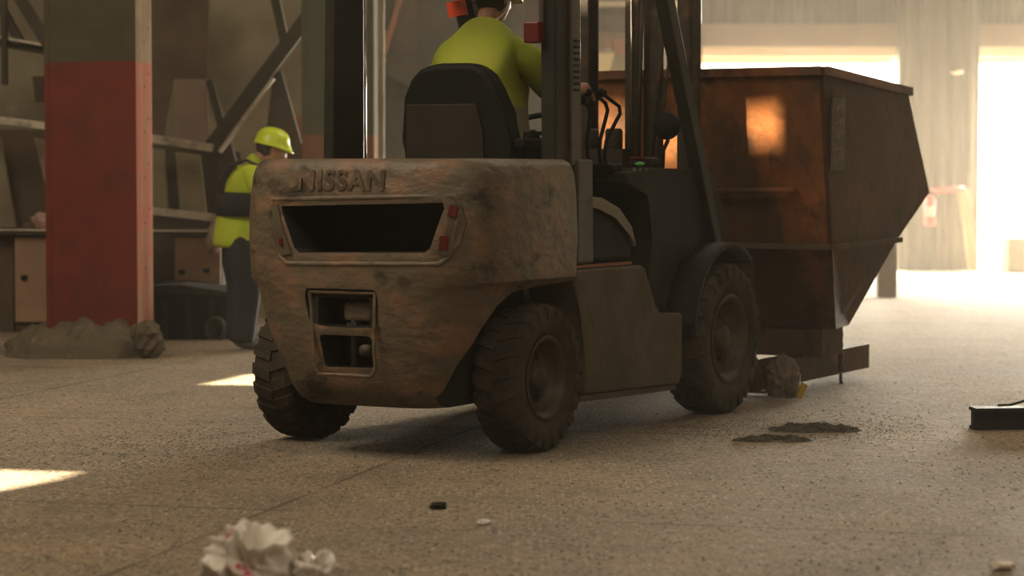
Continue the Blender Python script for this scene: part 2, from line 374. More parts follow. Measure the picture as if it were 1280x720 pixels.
# raised frame round the air slot, lamp pods
def on_cw(x,z,d=0): return Vector((x,yback(x,z)-d,z))
fr=MB()
loop=[(-.38,1.175),(.56,1.195),(.585,1.15),(.545,.93),(.50,.895),(-.28,.885),(-.33,.92),(-.37,1.14)]
L2=[]
for i in range(len(loop)):
    a=loop[i];b=loop[(i+1)%len(loop)]
    for k in range(6):
        t=k/6; L2.append(on_cw(a[0]+(b[0]-a[0])*t,a[1]+(b[1]-a[1])*t,-.004))
L2.append(L2[0]); fr.tube(L2,.012,8,False); fr.build('slot_rim',M['cw'],FL)
fr=MB(); L2=[]
loop=[(-.17,.76),(.18,.76),(.175,.42),(.15,.385),(-.13,.385),(-.155,.42)]
for i in range(len(loop)):
    a=loop[i];b=loop[(i+1)%len(loop)]
    for k in range(5):
        t=k/5; L2.append(Vector((a[0]+(b[0]-a[0])*t,min(-.665,yback(a[0],a[1])+.012),a[1]+(b[1]-a[1])*t)))
L2.append(L2[0]); fr.tube(L2,.009,8,False); fr.build('tow_recess_rim',M['cw'],FL)
def patch(name,poly,d,matn,parent=FL):
    # a plate that follows the curved rear face
    mb=MB(); n=len(poly)
    V=[on_cw(x,z,d) for x,z in poly]+[on_cw(x,z,-.03) for x,z in poly]
    mb._add(V,[tuple(range(n)),tuple(range(2*n-1,n-1,-1))]+[(i,(i+1)%n,n+(i+1)%n,n+i) for i in range(n)]); return mb.build(name,matn,parent)
pod=patch('tail_lamp_pod',[(.555,1.165),(.59,1.16),(.61,1.08),(.59,.98),(.535,.93),(.505,.945),(.54,1.05)],.012,M['body'])
patch('reflector',[(.55,1.155),(.582,1.15),(.577,1.10),(.545,1.11)],.016,M['red'],pod)
patch('reflector',[(.515,1.02),(.548,1.02),(.543,.96),(.508,.955)],.016,M['red'],pod)
pod=patch('tail_lamp_pod',[(-.37,1.15),(-.33,1.15),(-.30,1.05),(-.25,.93),(-.31,.92),(-.36,1.0)],.010,M['body'])
patch('reflector',[(-.32,1.0),(-.30,1.0),(-.295,.965),(-.315,.965)],.014,M['red'],pod)
# tow pin
mb=MB(); mb.box((.01,-.60,.587),(.27,.10,.035),bev=.006); mb.build('tow_crossbar',M['cw'],FL)
mb=MB(); mb.tube([(.02,-.60,.40),(.02,-.60,.80)],.016,12); mb.tube([(.115,-.67,.50),(.115,-.60,.50)],.027,14); mb.box((.02,-.6,.60),(.05,.05,.04)); mb.build('tow_pin',M['rim'],FL)
mb=MB(); mb.box((.05,-.58,.67),(.16,.08,.09),bev=.02); mb.build('tow_bracket',M['cw'],FL)
# embossed maker's letters
cu=bpy.data.curves.new('t','FONT'); cu.body='NISSAN'; cu.size=.125; cu.extrude=.012; cu.offset=.0035; cu.space_character=1.12; cu.align_x='CENTER'
to=bpy.data.objects.new('t',cu); COL.objects.link(to); dg=bpy.context.evaluated_depsgraph_get()
tm=bpy.data.meshes.new_from_object(to.evaluated_get(dg)); bpy.data.objects.remove(to)
for v in tm.vertices:
    x,y,z=v.co; X=.01+x*1.02; Z=1.222+y*.98; v.co=(X,yback(X,Z)-z*.45-.001,Z)
tm.materials.append(mat('grimed_letter_paint',(.085,.06,.04),.7,0,(.2,.13,.08),12,.45,.6))
lo=bpy.data.objects.new('raised_lettering',tm); COL.objects.link(lo); lo.parent=FL

# axle, chassis
mb=MB(); mb.box((-.02,.8,.42),(.74,1.9,.34)); mb.box((-.02,.06,.36),(1.0,.16,.14)); mb.box((-.02,2.1,.42),(.9,.2,.2)); mb.build('chassis',M['dark'],FL)
# side body panel
side=[(.31,.235),(1.50,.20),(1.535,.25),(1.54,.555),(1.53,.572),(1.26,.575),(1.20,.62),(1.10,.815),(1.06,.835),(.33,.835),(.31,.77),(.40,.62),(.43,.45),(.40,.235)]
side=[(.44,.235),(1.50,.205),(1.535,.25),(1.54,.555),(1.53,.572),(1.26,.575),(1.20,.62),(1.10,.815),(1.06,.835),(.33,.835),(.325,.77),(.40,.62),(.43,.45)]
for sx in (1,-1):
    a,b=(.40,.66) if sx>0 else (-.70,-.44)
    MB().prism(side,'x',a,b,bev=.012).build('side_panel',M['body'],FL)
    MB().prism([(.39,.205),(1.46,.18),(1.46,.205),(.39,.235)],'x',a,b).build('step_edge',M['rim'],FL)
# hood
hood=[(.33,.86),(1.07,.86),(1.06,.93),(1.00,1.03),(.86,1.12),(.66,1.17),(.33,1.18)]
MB().prism(hood,'x',-.60,.60,bev=.025).build('engine_hood',M['cab'],FL)
top=[(.47,1.165),(.50,1.185),(.70,1.175),(.88,1.125),(1.02,1.03),(1.075,.93),(1.055,.925),(.99,1.00),(.84,1.085),(.66,1.13),(.47,1.14)]
MB().prism(top,'x',.30,.625,bev=.012).build('hood_shoulder',M['hood'],FL)
MB().box((.62,.70,.848),(.012,.62,.014)).build('orange_pinstripe',M['terracotta'],FL)
MB().box((0,1.3,.56),(1.1,.8,.04)).build('floor_plate',M['cab'],FL)
# front cowl, dash
cowl=[(1.50,.575),(1.56,.62),(1.63,.75),(1.78,.86),(2.30,.92),(2.32,1.05),(2.20,1.28),(2.05,1.325),(1.75,1.335),(1.30,1.30),(1.28,1.25),(1.50,1.20),(1.44,.85),(1.30,.575)]
cowl=[(1.28,.577),(1.56,.577),(1.60,.72),(1.72,.86),(2.30,.90),(2.31,1.05),(2.16,1.27),(2.05,1.315),(1.45,1.32),(1.08,1.30),(1.08,1.24),(1.34,1.19),(1.40,.95)]
MB().prism(cowl,'x',-.58,.56,bev=.015).build('front_cowl',M['cab'],FL)
mb=MB(); 
for i in range(4): mb.box((.50,1.18+i*.07,1.312),(.11,.032,.02))
mb.build('dash_vents',M['pillar'],FL)
MB().ball((.43,1.50,1.34),.022,1.2,1.2,.6).build('dash_button',M['green'],FL)
MB().box((.40,1.62,1.352),(.11,.16,.05),bev=.015).build('instrument_pod',M['cab'],FL)
MB().box((.40,1.54,1.375),(.09,.02,.012)).build('warning_light',M['red'],FL)
# front fenders
for sx in (1,-1):
    mb=MB(); cx=.40 if sx>0 else -.68; V=[];F=[];n=16
    for i in range(n+1):
        a=math.radians(172-118*i/n); 
        for r in (.455,.485):
            for x in (cx,cx+.28): V.append((x,2.115+r*math.cos(a),.41+r*math.sin(a)*1.06))
    for i in range(n):
        a=i*4;b=a+4; F+=[(a,a+1,b+1,b),(a+2,b+2,b+3,a+3),(a,b,b+2,a+2),(a+1,a+3,b+3,b+1)]
    F+=[(0,2,3,1),(n*4,n*4+1,n*4+3,n*4+2)]
    mb._add(V,F,True); mb.build('front_fender',M['cab'],FL)
# wheels
def wheel(x,y,r,w,rimr,front,lugs,sx):
    prof=[(-w*.30,rimr),(-w*.44,rimr*1.06),(-w*.5,(r+rimr)/2),(-w*.47,r*.93),(-w*.38,r*.972),(w*.38,r*.972),(w*.47,r*.93),(w*.5,(r+rimr)/2),(w*.44,rimr*1.06),(w*.30,rimr),(0,rimr*.98)]
    tb=MB(); tb.lathe(prof,(x,y,r),n=64,closed=True)
    for k in range(lugs):
        for s in (-1,1):
            a=2*math.pi*(k+(.5 if s>0 else 0))/lugs
            # lug: slanted block from centre to shoulder, wrapping down the shoulder
            V=[]
            hw=math.pi/lugs*.62
            for (ax,r0,r1,sh) in ((s*.01*w,r*.955,r,0.35),(s*.38*w,r*.955,r*.998,-.05),(s*.505*w,r*.90,r*.955,-.25),(s*.515*w,r*.80,r*.86,-.3)):
                aa=a+sh*2*hw
                for (rr,da) in ((r0,-hw),(r0,hw),(r1,hw*.85),(r1,-hw*.85)):
                    V.append((x+ax,y+rr*math.cos(aa+da),r+rr*math.sin(aa+da)))
            F=[]
            for j in range(3):
                b=j*4
                for i in range(4): F.append((b+i,b+(i+1)%4,b+4+(i+1)%4,b+4+i))
            F+=[(0,1,2,3),(12,13,14,15)]
            tb._add(V,F)
    t=tb.build('wheel',M['rubber'],FL)
    o=sx*w
    rp=[(o*.46,rimr*1.07),(o*.49,rimr*1.02),(o*.44,rimr*.95),(o*.30,rimr*.86),(o*.10,rimr*.80),(o*.06,rimr*.52),(o*.10,rimr*.42),(o*.10,.001)]
    rb=MB(); rb.lathe(rp,(x,y,r),n=48); rb.lathe([(o*.0,rimr*.99),(o*.44,rimr*.99)],(x,y,r),n=48); rb.build('rim',M['rim'],t)
    hb=MB(); hp=[(o*.08,rimr*.36),(o*.30,rimr*.34),(o*.36,rimr*.28),(o*.38,.001)]
    hb.lathe(hp,(x,y,r),n=28)
    for k in range(6):
        a=k*math.pi/3; hb.tube([(x+o*.05,y+rimr*.6*math.cos(a),r+rimr*.6*math.sin(a)),(x+o*.14,y+rimr*.6*math.cos(a),r+rimr*.6*math.sin(a))],.013,6)
    hb.build('hub',M['rim'],t); return t
wheel(.555,.06,.345,.22,.185,False,22,1); wheel(-.665,.06,.345,.22,.185,False,22,-1)
wheel(.565,2.115,.405,.235,.225,True,24,1); wheel(-.665,2.115,.405,.235,.225,True,24,-1)
# seat
sb=MB(); V=[]
out=[(-.205,1.30),(-.215,1.45),(-.20,1.66),(-.18,1.745),(-.12,1.80),(-.03,1.822),(.17,1.82),(.24,1.79),(.30,1.70),(.345,1.58),(.385,1.45),(.395,1.30)]
sb.prism([(p[0],p[1]) for p in out],'y',.20,.33,bev=.03); s1=sb.build('seat_backrest',M['black'],FL)
MB().prism([(-.185,1.30),(-.19,1.625),(.20,1.625),(.235,1.5),(.25,1.30)],'y',.188,.21,bev=.006).build('backrest_shell',M['seatback'],FL)
MB().box((.08,.52,1.26),(.56,.52,.16),bev=.04).build('seat_cushion',M['black'],FL)
MB().box((.08,.5,1.17),(.44,.42,.06)).build('seat_base',M['dark'],FL)
MB().prism([(.20,1.46),(.42,1.46),(.44,1.43),(.42,1.40),(.20,1.41)],'x',.40,.46,bev=.012).build('armrest',M['black'],FL)
MB().box((.43,.30,1.42),(.04,.05,.14)).build('armrest_bracket',M['black'],FL)
MB().prism([(.78,1.28),(1.0,1.28),(.98,1.55),(.90,1.62),(.80,1.60)],'x',.24,.36,bev=.015).build('side_console',M['black'],FL)
# overhead guard
g=MB(); g.prism([(.25,1.16),(.50,1.16),(.48,2.26),(.24,2.26)],'x',.52,.60,bev=.012); pr=g.build('rear_pillar',M['guard'],FL)
MB().prism([(.385,1.33),(.495,1.33),(.475,2.26),(.375,2.26)],'x',.585,.612,bev=.006).build('pillar_cover',M['pillar'],pr)
g=MB()
for i in range(9): g.box((.616,.43,1.69+i*.029),(.012,.05,.011))
g.build('pillar_vents',M['dark'],pr)
MB().prism([(.42,.86),(.60,.86),(.59,1.36),(.43,1.36)],'x',.56,.625,bev=.014).build('pillar_foot',M['pillar'],pr)
g=MB(); g.prism([(.08,1.16),(.37,1.16),(.37,2.26),(.11,2.26)],'x',-.60,-.54,bev=.008); pr=g.build('rear_pillar',M['guard'],FL)
MB().tube([(-.535,.372,1.2),(-.535,.372,2.2)],.005,6).build('pillar_edge_glint',M['chrome'],pr)  # thin chrome tube added as the bright reflection along the pillar edge
for sx,x0,x1 in ((1,.53,.60),(-1,-.62,-.55)):
    g=MB(); g.prism([(2.10,.90),(2.19,.90),(1.53,2.26),(1.42,2.26)],'x',x0,x1,bev=.008); g.build('front_pillar',M['guard'],FL)
g=MB()
for (a,b) in (((-.6,.12),(.6,.12)),((-.6,1.45),(.6,1.45))): g.box((0,a[1],2.27),(1.24,.07,.06))
for x in (-.59,.58): g.box((x,.8,2.27),(.07,1.4,.06))
for i in range(7): g.box((-.45+i*.15,.8,2.275),(.03,1.3,.03))
g.build('guard_roof',M['guard'],FL)
lp=MB().box((.50,.23,2.08),(.075,.06,.28),bev=.008).build('rear_lamp',M['greylens'],FL)
MB().box((.50,.222,1.955),(.082,.07,.10),bev=.008).build('red_lens',M['red'],lp)
lp=MB().bar((-.57,1.42,2.04),(-.60,1.40,2.20),.07,.05).build('side_lamp',M['guard'],FL)
MB().bar((-.592,1.385,2.13),(-.605,1.38,2.21),.085,.06).build('orange_lens',M['orange'],lp)
# levers
LV=[((.40,1.13,1.30),(.40,1.08,1.42),(.40,1.16,1.56),(.40,1.20,1.635),(.38,1.12,1.68),(.36,1.04,1.70)),
    ((.44,1.10,1.30),(.44,1.06,1.42),(.44,1.18,1.54),(.44,1.28,1.62),(.42,1.18,1.665),(.40,1.12,1.70)),
    ((.36,1.10,1.30),(.36,1.02,1.42),(.36,1.06,1.55),(.36,1.08,1.62),(.34,1.02,1.66))]
for i,P in enumerate(LV):
    # smooth
    Q=[Vector(p) for p in P]; S=[Q[0]]
    for a,b in zip(Q,Q[1:]): S+=[a.lerp(b,.3),a.lerp(b,.7)]
    S.append(Q[-1]); l=MB().tube(S,.010,8).build('hydraulic_lever',M['black'],FL)
    MB().ball(Q[-1],.026,1,1.25,.9).build('lever_knob',M['black'],l)
MB().box((.41,1.12,1.315),(.16,.16,.05),bev=.015).build('lever_boot',M['black'],FL)
# steering wheel
g=MB(); c=Vector((-.06,1.22,1.50)); rt=Matrix.Rotation(math.radians(35),3,'X')
ringp=[c+rt@Vector((.17*math.cos(a),.17*math.sin(a),0)) for a in [2*math.pi*k/28 for k in range(29)]]
g.tube(ringp,.015,8,False); g.tube([c+rt@Vector((-.17,0,0)),c+rt@Vector((.17,0,0))],.011,8); g.tube([c,(-.02,1.42,1.30)],.03,10); g.build('steering_wheel',M['black'],FL)
# work lamp on stalk
lp=MB().tube([(.19,2.28,1.32),(.19,2.29,1.42),(.215,2.30,1.48)],.012,8).build('lamp_stalk',M['black'],FL)
MB().ball((.205,2.30,1.555),.082,1,.55,.95).build('work_lamp_shell',M['black'],lp)
# mast
def chan(x0,x1,y0,y1,z0,z1,name,m=M['steel']):
    t=.018; g=MB(); xo=x1 if x0<0 else x0
    g.box(((x0+x1)/2,y0+t/2,(z0+z1)/2),(x1-x0,t,z1-z0)); g.box(((x0+x1)/2,y1-t/2,(z0+z1)/2),(x1-x0,t,z1-z0))
    g.box((x1-t/2 if x1>0 else x0+t/2,(y0+y1)/2,(z0+z1)/2),(t,y1-y0,z1-z0)); return g.build(name,m,FL)
chan(.165,.245,2.52,2.66,.12,3.1,'mast_rail'); chan(-.50,-.40,2.52,2.66,.12,3.1,'mast_rail')
g=MB(); g.tube([(-.10,2.50,.3),(-.10,2.50,3.0)],.046,16); g.build('lift_cylinder',M['steel'],FL)
MB().tube([(-.085,2.445,1.2),(-.085,2.445,2.6)],.006,8).build('lift_rod',M['chrome'],FL)
g=MB(); g.box((.0,2.56,2.0),(.10,.05,2.2)); g.build('lift_chain_guard',M['steel'],FL)
g=MB(); g.tube([(-.06,2.48,1.35),(-.03,2.48,2.4)],.012,8); g.tube([(.02,2.48,1.30),(.08,2.50,2.0),(.09,2.5,2.7)],.014,8); g.tube([(.05,2.47,1.25),(.12,2.5,1.9),(.125,2.5,2.7)],.009,8); g.build('hydraulic_hose',M['steel'],FL)
for z in (.55,2.45,2.85): MB().box((-.13,2.59,z),(.76,.06,.09)).build('mast_crossmember',M['steel'],FL)
g=MB()
for x in (-.33,-.18): 
    g.lathe([(-.09,.001),(-.09,.05),(.07,.05),(.085,.04),(.085,.001)],(x+.0,2.42,1.46),rot=Matrix.Rotation(math.radians(-90),3,'Y'),n=20)
g.box((-.25,2.42,1.36),(.30,.10,.14)); g.build('hydraulic_reservoir',M['steel'],FL)
g=MB(); g.box((-.05,2.83,.55),(1.1,.06,.12)); g.box((-.05,2.83,.22),(1.1,.06,.12))
for x in (-.45,0,.38): g.box((x,2.83,.40),(.07,.05,.40))
g.build('fork_carriage',M['steel'],FL)
g=MB()
for x in (.40,-.42): 
    g.box((x,2.9,.42),(.14,.05,.72)); g.prism([(2.88,.06),(4.0,.06),(4.66,.085),(4.66,.10),(2.88,.115)],'x',x-.07,x+.07)
g.build('fork',M['steel'],FL)

# ---------------------------------------------------------------- rusty bin carried on the forks
BB=Vector((0,3.8,0.05))
BIN=empty('scrap_bin','big rusty steel scrap bin with sloping ends, carried on the forklift forks','bin',l2w(BB),-ANG)
def quadshell():
    T={'rr':(.77,3.19,1.88),'fr':(.77,4.62,1.80),'nr':(.77,5.04,1.17),'lr':(.77,4.455,.885),'kr':(.77,3.35,.87),'br':(.66,3.70,.365),'cr':(.60,4.07,.365)}
    def mir(k): p=T[k]; return (-p[0]-.02,p[1],p[2])
    return T,mir
T,mir=quadshell()
def shell(inner=0):
    pass
# outer panels, each solid, thickness .03
def panel(mb,P,th=.025):
    P=[Vector(p) for p in P]; n=(P[1]-P[0]).cross(P[2]-P[0]).normalized(); k=len(P)
    mb._add(P+[p-n*th for p in P],[tuple(range(k)),tuple(range(2*k-1,k-1,-1))]+[(i,(i+1)%k,k+(i+1)%k,k+i) for i in range(k)])
mb=MB(BB); panel(mb,[mir('rr'),mir('kr'),T['kr'],T['rr']]); panel(mb,[mir('kr'),mir('br'),T['br'],T['kr']]); mb.build('rear_panel',M['bin'],BIN)
def sidep(a):
    mb=MB(BB); o=[a(k) for k in ('rr','kr','lr','nr','fr')]; panel(mb,o,.025 if a is not mir else -.025)
    o=[a(k) for k in ('kr','br','cr','lr')]; panel(mb,o,.025 if a is not mir else -.025); return mb.build('side_panel',M['binside'],BIN)
sidep(lambda k:T[k]); sidep(mir)
mb=MB(BB); panel(mb,[T['fr'],T['nr'],mir('nr'),mir('fr')]); panel(mb,[T['nr'],T['lr'],mir('lr'),mir('nr')]); panel(mb,[T['lr'],T['cr'],mir('cr'),mir('lr')])
mb.build('front_panel',M['binside'],BIN)
mb=MB(BB); panel(mb,[T['br'],mir('br'),mir('cr'),T['cr']]); mb.build('bottom_panel',M['binside'],BIN)
# rim
mb=MB(BB); up=Vector((0,0,.0))
def vv(p,dx=0,dy=0,dz=0): return Vector(p)+Vector((dx,dy,dz))
for a,b in ((mir('rr'),T['rr']),(T['rr'],T['fr']),(T['fr'],mir('fr')),(mir('fr'),mir('rr'))): mb.bar(a,b,.07,.05)
mb.build('top_rim',M['bin'],BIN)
mb=MB(BB)
for a,b in ((mir('kr'),T['kr']),(T['kr'],T['lr']),(mir('kr'),mir('lr'))): mb.bar(vv(a,0,0,-.005),vv(b,0,0,-.005),.07,.03)
mb.build('stiffening_ledge',M['rustbeam'],BIN)
mb=MB(BB); y=3.27
mb.tube([(.06,y-.05,1.185),(.58,y-.05,1.195)],.018,10)
for x in (.10,.56): mb.tube([(x,y-.05,1.19),(x,y+.03,1.19)],.022,10)
mb.build('rear_handle_bar',M['bin'],BIN)
mb=MB(BB); mb.box((.782,3.40,1.52),(.012,.20,.42)); pl_=mb.build('marking_plate',mat('painted_plate',(.13,.10,.075),.7,0,(.2,.16,.12),12,.45,.6),BIN)
# faded hand painted strokes on the plate
mb=MB(BB)
random.seed(3)
for i,z in enumerate((1.66,1.58,1.50,1.42)):
    mb.bar((.790,3.34,z),(.790,3.46,z+.03),.004,.012); mb.bar((.790,3.36+.03*(i%2),z-.03),(.790,3.40+.03*(i%2),z+.035),.004,.012)
mb.build('faded_painted_marks',mat('faded_marks',(.27,.21,.16),.8),BIN)
mb=MB(BB)
mb.prism([(2.92,.045),(4.72,.055),(4.72,.205),(2.92,.19)],'x',.31,.49); mb.build('fork_pocket',M['rustbeam'],BIN)
mb=MB(BB)
mb.prism([(2.92,.045),(4.72,.055),(4.72,.205),(2.92,.19)],'x',-.51,-.33); mb.build('fork_pocket',M['rustbeam'],BIN)
mb=MB(BB); mb.box((0,3.88,.28),(1.14,.34,.175)); mb.box((.40,3.90,.28),(.2,.6,.15)); mb.box((-.42,3.90,.28),(.2,.6,.15)); mb.build('support_block',M['binside'],BIN)
# chain and hook
ch=MB(BB); p0=Vector((.53,4.12,.34))
for i in range(8):
    c=p0-Vector((0,0,.034*i)); pts=[c+Vector(((.010*math.cos(a)) if i%2 else 0,(0 if i%2 else .013*math.cos(a)),.026*math.sin(a))) for a in [2*math.pi*k/10 for k in range(11)]]
    ch.tube(pts,.007,6,False)
c=ch.build('hook_chain',M['cab'],BIN)
ch=MB(BB); b=p0-Vector((0,0,.27)); ch.tube([b,b-Vector((0,0,.05)),b-Vector((-.01,-.0,.075))]+[b+Vector((.015+.028*math.cos(a),-.0,-.095+.028*math.sin(a))) for a in [math.radians(130+260*k/12) for k in range(13)]],.011,8); ch.build('hook',M['cab'],c)

# ---------------------------------------------------------------- figures
def skin(name,nodes,edges,m,parent=None,sub=2,off=(0,0,0),root=0):
    # nodes: list of (pos, rx, ry)
    off=Vector(off)
    me=bpy.data.meshes.new(name); me.from_pydata([Vector(n[0])-off for n in nodes],edges,[]); o=bpy.data.objects.new(name,me); COL.objects.link(o)
    s=o.modifiers.new('skin','SKIN'); s.use_smooth_shade=True
    for i,n in enumerate(nodes):
        v=me.skin_vertices[0].data[i]; v.radius=(n[1],n[2]); v.use_root=(i==root)
    q=o.modifiers.new('sub','SUBSURF'); q.levels=sub; q.render_levels=sub
    applied(o); o.data.materials.clear(); o.data.materials.append(m)
    for p in o.data.polygons: p.use_smooth=True
    o.name=name
    if parent is not None: o.parent=parent
    return o
def chain(nodes,edges,start,pts):
    prev=start
    for p in pts:
        nodes.append(p); i=len(nodes)-1
        if prev is not None: edges.append((prev,i))
        prev=i
    return prev
def hand(nodes,edges,wrist,d,side,palm,curl=.5,s=1.0):
    # d: direction of forearm, palm: normal pointing out of the palm, side: towards the thumb
    w=Vector(nodes[wrist][0]); d=Vector(d).normalized(); palm=Vector(palm).normalized(); side=Vector(side).normalized()
    nodes.append((w+d*.045*s,.017*s,.032*s)); c=len(nodes)-1; edges.append((wrist,c))
    nodes.append((w+d*.075*s,.014*s,.034*s)); k=len(nodes)-1; edges.append((c,k))
    for j,(o,L) in enumerate(((.030,.070),(.010,.080),(-.010,.074),(-.030,.058))):
        b=w+d*.088*s+side*o*s; a=curl; dirs=[]
        P=[(b,.0095*s,.0095*s)]; p=b
        for q in range(3):
            dd=(d*math.cos(a)+palm*math.sin(a)); p=p+dd*L*s*(.42,.32,.26)[q]; a+=curl*1.1; P.append((p,(.009,.0085,.0075)[q]*s,(.009,.0085,.0075)[q]*s))
        chain(nodes,edges,k,P)
    b=w+d*.03*s+side*.034*s+palm*.008*s
    chain(nodes,edges,c,[(b,.011*s,.011*s),(b+d*.028*s+side*.02*s+palm*.01*s,.0105*s,.0105*s),(b+d*.055*s+side*.024*s+palm*.026*s,.009*s,.009*s)])
def head_mesh(name,c,fwd,up,s,m,parent,off=(0,0,0)):
    # face with brow, nose, mouth, chin and ears as one surface
    c=Vector(c); f=Vector(fwd).normalized(); u=Vector(up); u=(u-f*u.dot(f)).normalized(); r=f.cross(u)
    mb=MB(off); n=28;q=36;V=[]
    def bumpf(az,el,a0,e0,wa,we,h): return h*math.exp(-((az-a0)/wa)**2-((el-e0)/we)**2)
    for i in range(n+1):
        el=-math.pi/2+math.pi*i/n
        for k in range(q):
            az=-math.pi+2*math.pi*k/q
            x=math.cos(el)*math.sin(az); y=math.cos(el)*math.cos(az); z=math.sin(el)
            wx=.074; wy=.096; wz=.115
            if z<0: wx*=1-.28*(-z); 
            R=1.0
            h=bumpf(az,el,0,-.10,.16,.30,.022)+bumpf(az,el,0,-.22,.14,.12,.012)+bumpf(az,el,0,.28,.55,.14,.006)
            h+=bumpf(az,el,.33,.10,.16,.12,-.010)+bumpf(az,el,-.33,.10,.16,.12,-.010)
            h+=bumpf(az,el,0,-.48,.28,.07,.007)+bumpf(az,el,0,-.56,.25,.04,-.004)+bumpf(az,el,0,-.82,.35,.18,.014)
            h+=bumpf(az,el,1.62,.02,.10,.22,.020)+bumpf(az,el,-1.62,.02,.10,.22,.020)
            p=Vector((x*wx,y*wy,z*wz)); p+=p.normalized()*h
            V.append(c+(r*p.x+f*p.y+u*p.z)*s)
    F=[(i*q+k,i*q+(k+1)%q,(i+1)*q+(k+1)%q,(i+1)*q+k) for i in range(n) for k in range(q)]
    mb._add(V,F,True); return mb.build(name,m,parent)
def hardhat(name,c,fwd,up,s,m,parent,off=(0,0,0)):
    c=Vector(c); f=Vector(fwd).normalized(); u=Vector(up); u=(u-f*u.dot(f)).normalized(); r=f.cross(u)
    mb=MB(off); V=[];q=40;lev=[(-.02,1.0,0),(.0,1.0,0),(.035,.985,0),(.065,.92,0),(.09,.80,0),(.11,.6,0),(.122,.35,0),(.127,.02,0)]
    rows=[]
    prof=[(-.012,1.07,1),(-.006,1.085,1),(.0,1.01,1)]+lev[2:]
    for (z,k_,b) in prof:
        for k in range(q):
            az=2*math.pi*k/q; wx=.105;wy=.128; e=1.0
            brim=(.034*max(0,math.cos(az))**2) if b else 0
            ridge=.006*(1 if abs(math.sin(az))<.12 and not b else 0)
            V.append(c+(r*(math.sin(az)*wx*k_)+f*(math.cos(az)*(wy*k_+brim))+u*(z+ridge-(brim*.35)))*s)
    m_=len(prof); F=[(j*q+k,j*q+(k+1)%q,(j+1)*q+(k+1)%q,(j+1)*q+k) for j in range(m_-1) for k in range(q)]
    F.append(tuple((m_-1)*q+k for k in range(q))); mb._add(V,F,True); o=mb.build(name,m,parent)
    s_=o.modifiers.new('solid','SOLIDIFY'); s_.thickness=.004; return o

# driver (forklift-local coordinates)
DB=Vector((.06,.55,1.34))
DR=empty('person','driver in a yellow-green shirt seen from behind, seated in the forklift','person',l2w(DB),-ANG)
def clothe(name,pts_list,m,parent,off,sub=2):
    nodes=[];edges=[]
    for start,pts in pts_list: chain(nodes,edges,start,pts)
    return skin(name,nodes,edges,m,parent,sub,off)
nodes=[];edges=[]
sp=[((.05,.50,1.40),.13,.11),((.05,.50,1.52),.13,.10),((.05,.50,1.66),.14,.10),((.04,.52,1.80),.15,.10),((.03,.55,1.90),.12,.08),((.035,.57,1.98),.06,.06),((.04,.59,2.07),.055,.06),((.04,.62,2.12),.055,.06)]
chain(nodes,edges,None,sp)
# right arm
a=chain(nodes,edges,3,[((.22,.56,1.87),.06,.06),((.33,.62,1.78),.05,.05),((.36,.70,1.69),.043,.043),((.34,.88,1.68),.036,.036),((.355,.965,1.715),.026,.03)])
hand(nodes,edges,a,(.02,1,.05),(-.6,.1,.8),(0,.25,-1),.55)
a=chain(nodes,edges,3,[((-.17,.56,1.85),.06,.06),((-.26,.66,1.68),.05,.05),((-.28,.74,1.57),.043,.043),((-.20,.92,1.60),.036,.036),((-.16,1.02,1.64),.026,.03)])
hand(nodes,edges,a,(.2,1,.1),(.7,.2,.7),(.2,.3,-1),.6)
for s in (-1,1):
    chain(nodes,edges,0,[((.05+.09*s,.58,1.38),.085,.085),((.05+.13*s,.86,1.36),.07,.07),((.05+.13*s,.98,1.30),.058,.058),((.05+.13*s,1.04,1.0),.05,.05),((.05+.13*s,1.06,.68),.035,.04)])
body=skin('body',nodes,edges,M['skin'],DR,2,DB)
head_mesh('head',(.04,.65,2.15),(.25,1,-.02),(0,0,1),1.02,M['skin'],DR,DB)
hr=MB(DB); hr.ball((.038,.635,2.16),.10,.80,1.0,.95); hr.build('hair',M['hair'],DR)
hardhat('hard_hat',(.04,.64,2.165),(.2,1,.0),(0,-.05,1),1.12,M['hatw'],DR,DB)
# shirt
sh=[(None,[((.16,.44,1.36),.235,.17),((.15,.44,1.50),.25,.18),((.11,.45,1.66),.265,.18),((.07,.47,1.81),.245,.175),((.055,.51,1.94),.165,.14),((.04,.565,2.055),.083,.082)])]
def cl(sh,extra,name,m,par,off,sub=2):
    nodes=[];edges=[]
    chain(nodes,edges,None,sh[0][1])
    for st,pts in extra: chain(nodes,edges,st,pts)
    return skin(name,nodes,edges,m,par,sub,off)
ex=[(3,[((.24,.53,1.88),.125,.115),((.335,.60,1.80),.11,.105),((.36,.68,1.70),.095,.09),((.36,.80,1.69),.075,.07),((.365,.90,1.71),.055,.055)]),
    (3,[((-.12,.52,1.82),.12,.11),((-.25,.62,1.70),.10,.10),((-.28,.72,1.60),.085,.085),((-.23,.86,1.59),.065,.065),((-.18,.95,1.62),.052,.052)])]
shirt=cl(sh,ex,'work_shirt',M['hiviz2'],DR,DB,3); shirt.data.materials.append(M['stripe'])
for p_ in shirt.data.polygons:
    c_=p_.center+DB
    if (c_.x<.37 and c_.y<.60 and c_.z<1.78 and 1.60<c_.z+1.0*max(c_.x-.2,0)<1.70) or (c_.x>.26 and .60<c_.y-.5*(c_.z-1.75)<.675): p_.material_index=1
tr=[(None,[((.07,.47,1.35),.19,.15),((.07,.52,1.44),.19,.15)])]
ex=[(0,[((.05+.10*s,.66,1.38),.10,.10),((.05+.14*s,.90,1.37),.088,.088),((.05+.14*s,1.01,1.28),.08,.08),((.05+.14*s,1.07,1.0),.07,.07),((.05+.14*s,1.08,.72),.06,.065)]) for s in (-1,1)]
cl(tr,ex,'trousers',M['navy'],DR,DB)
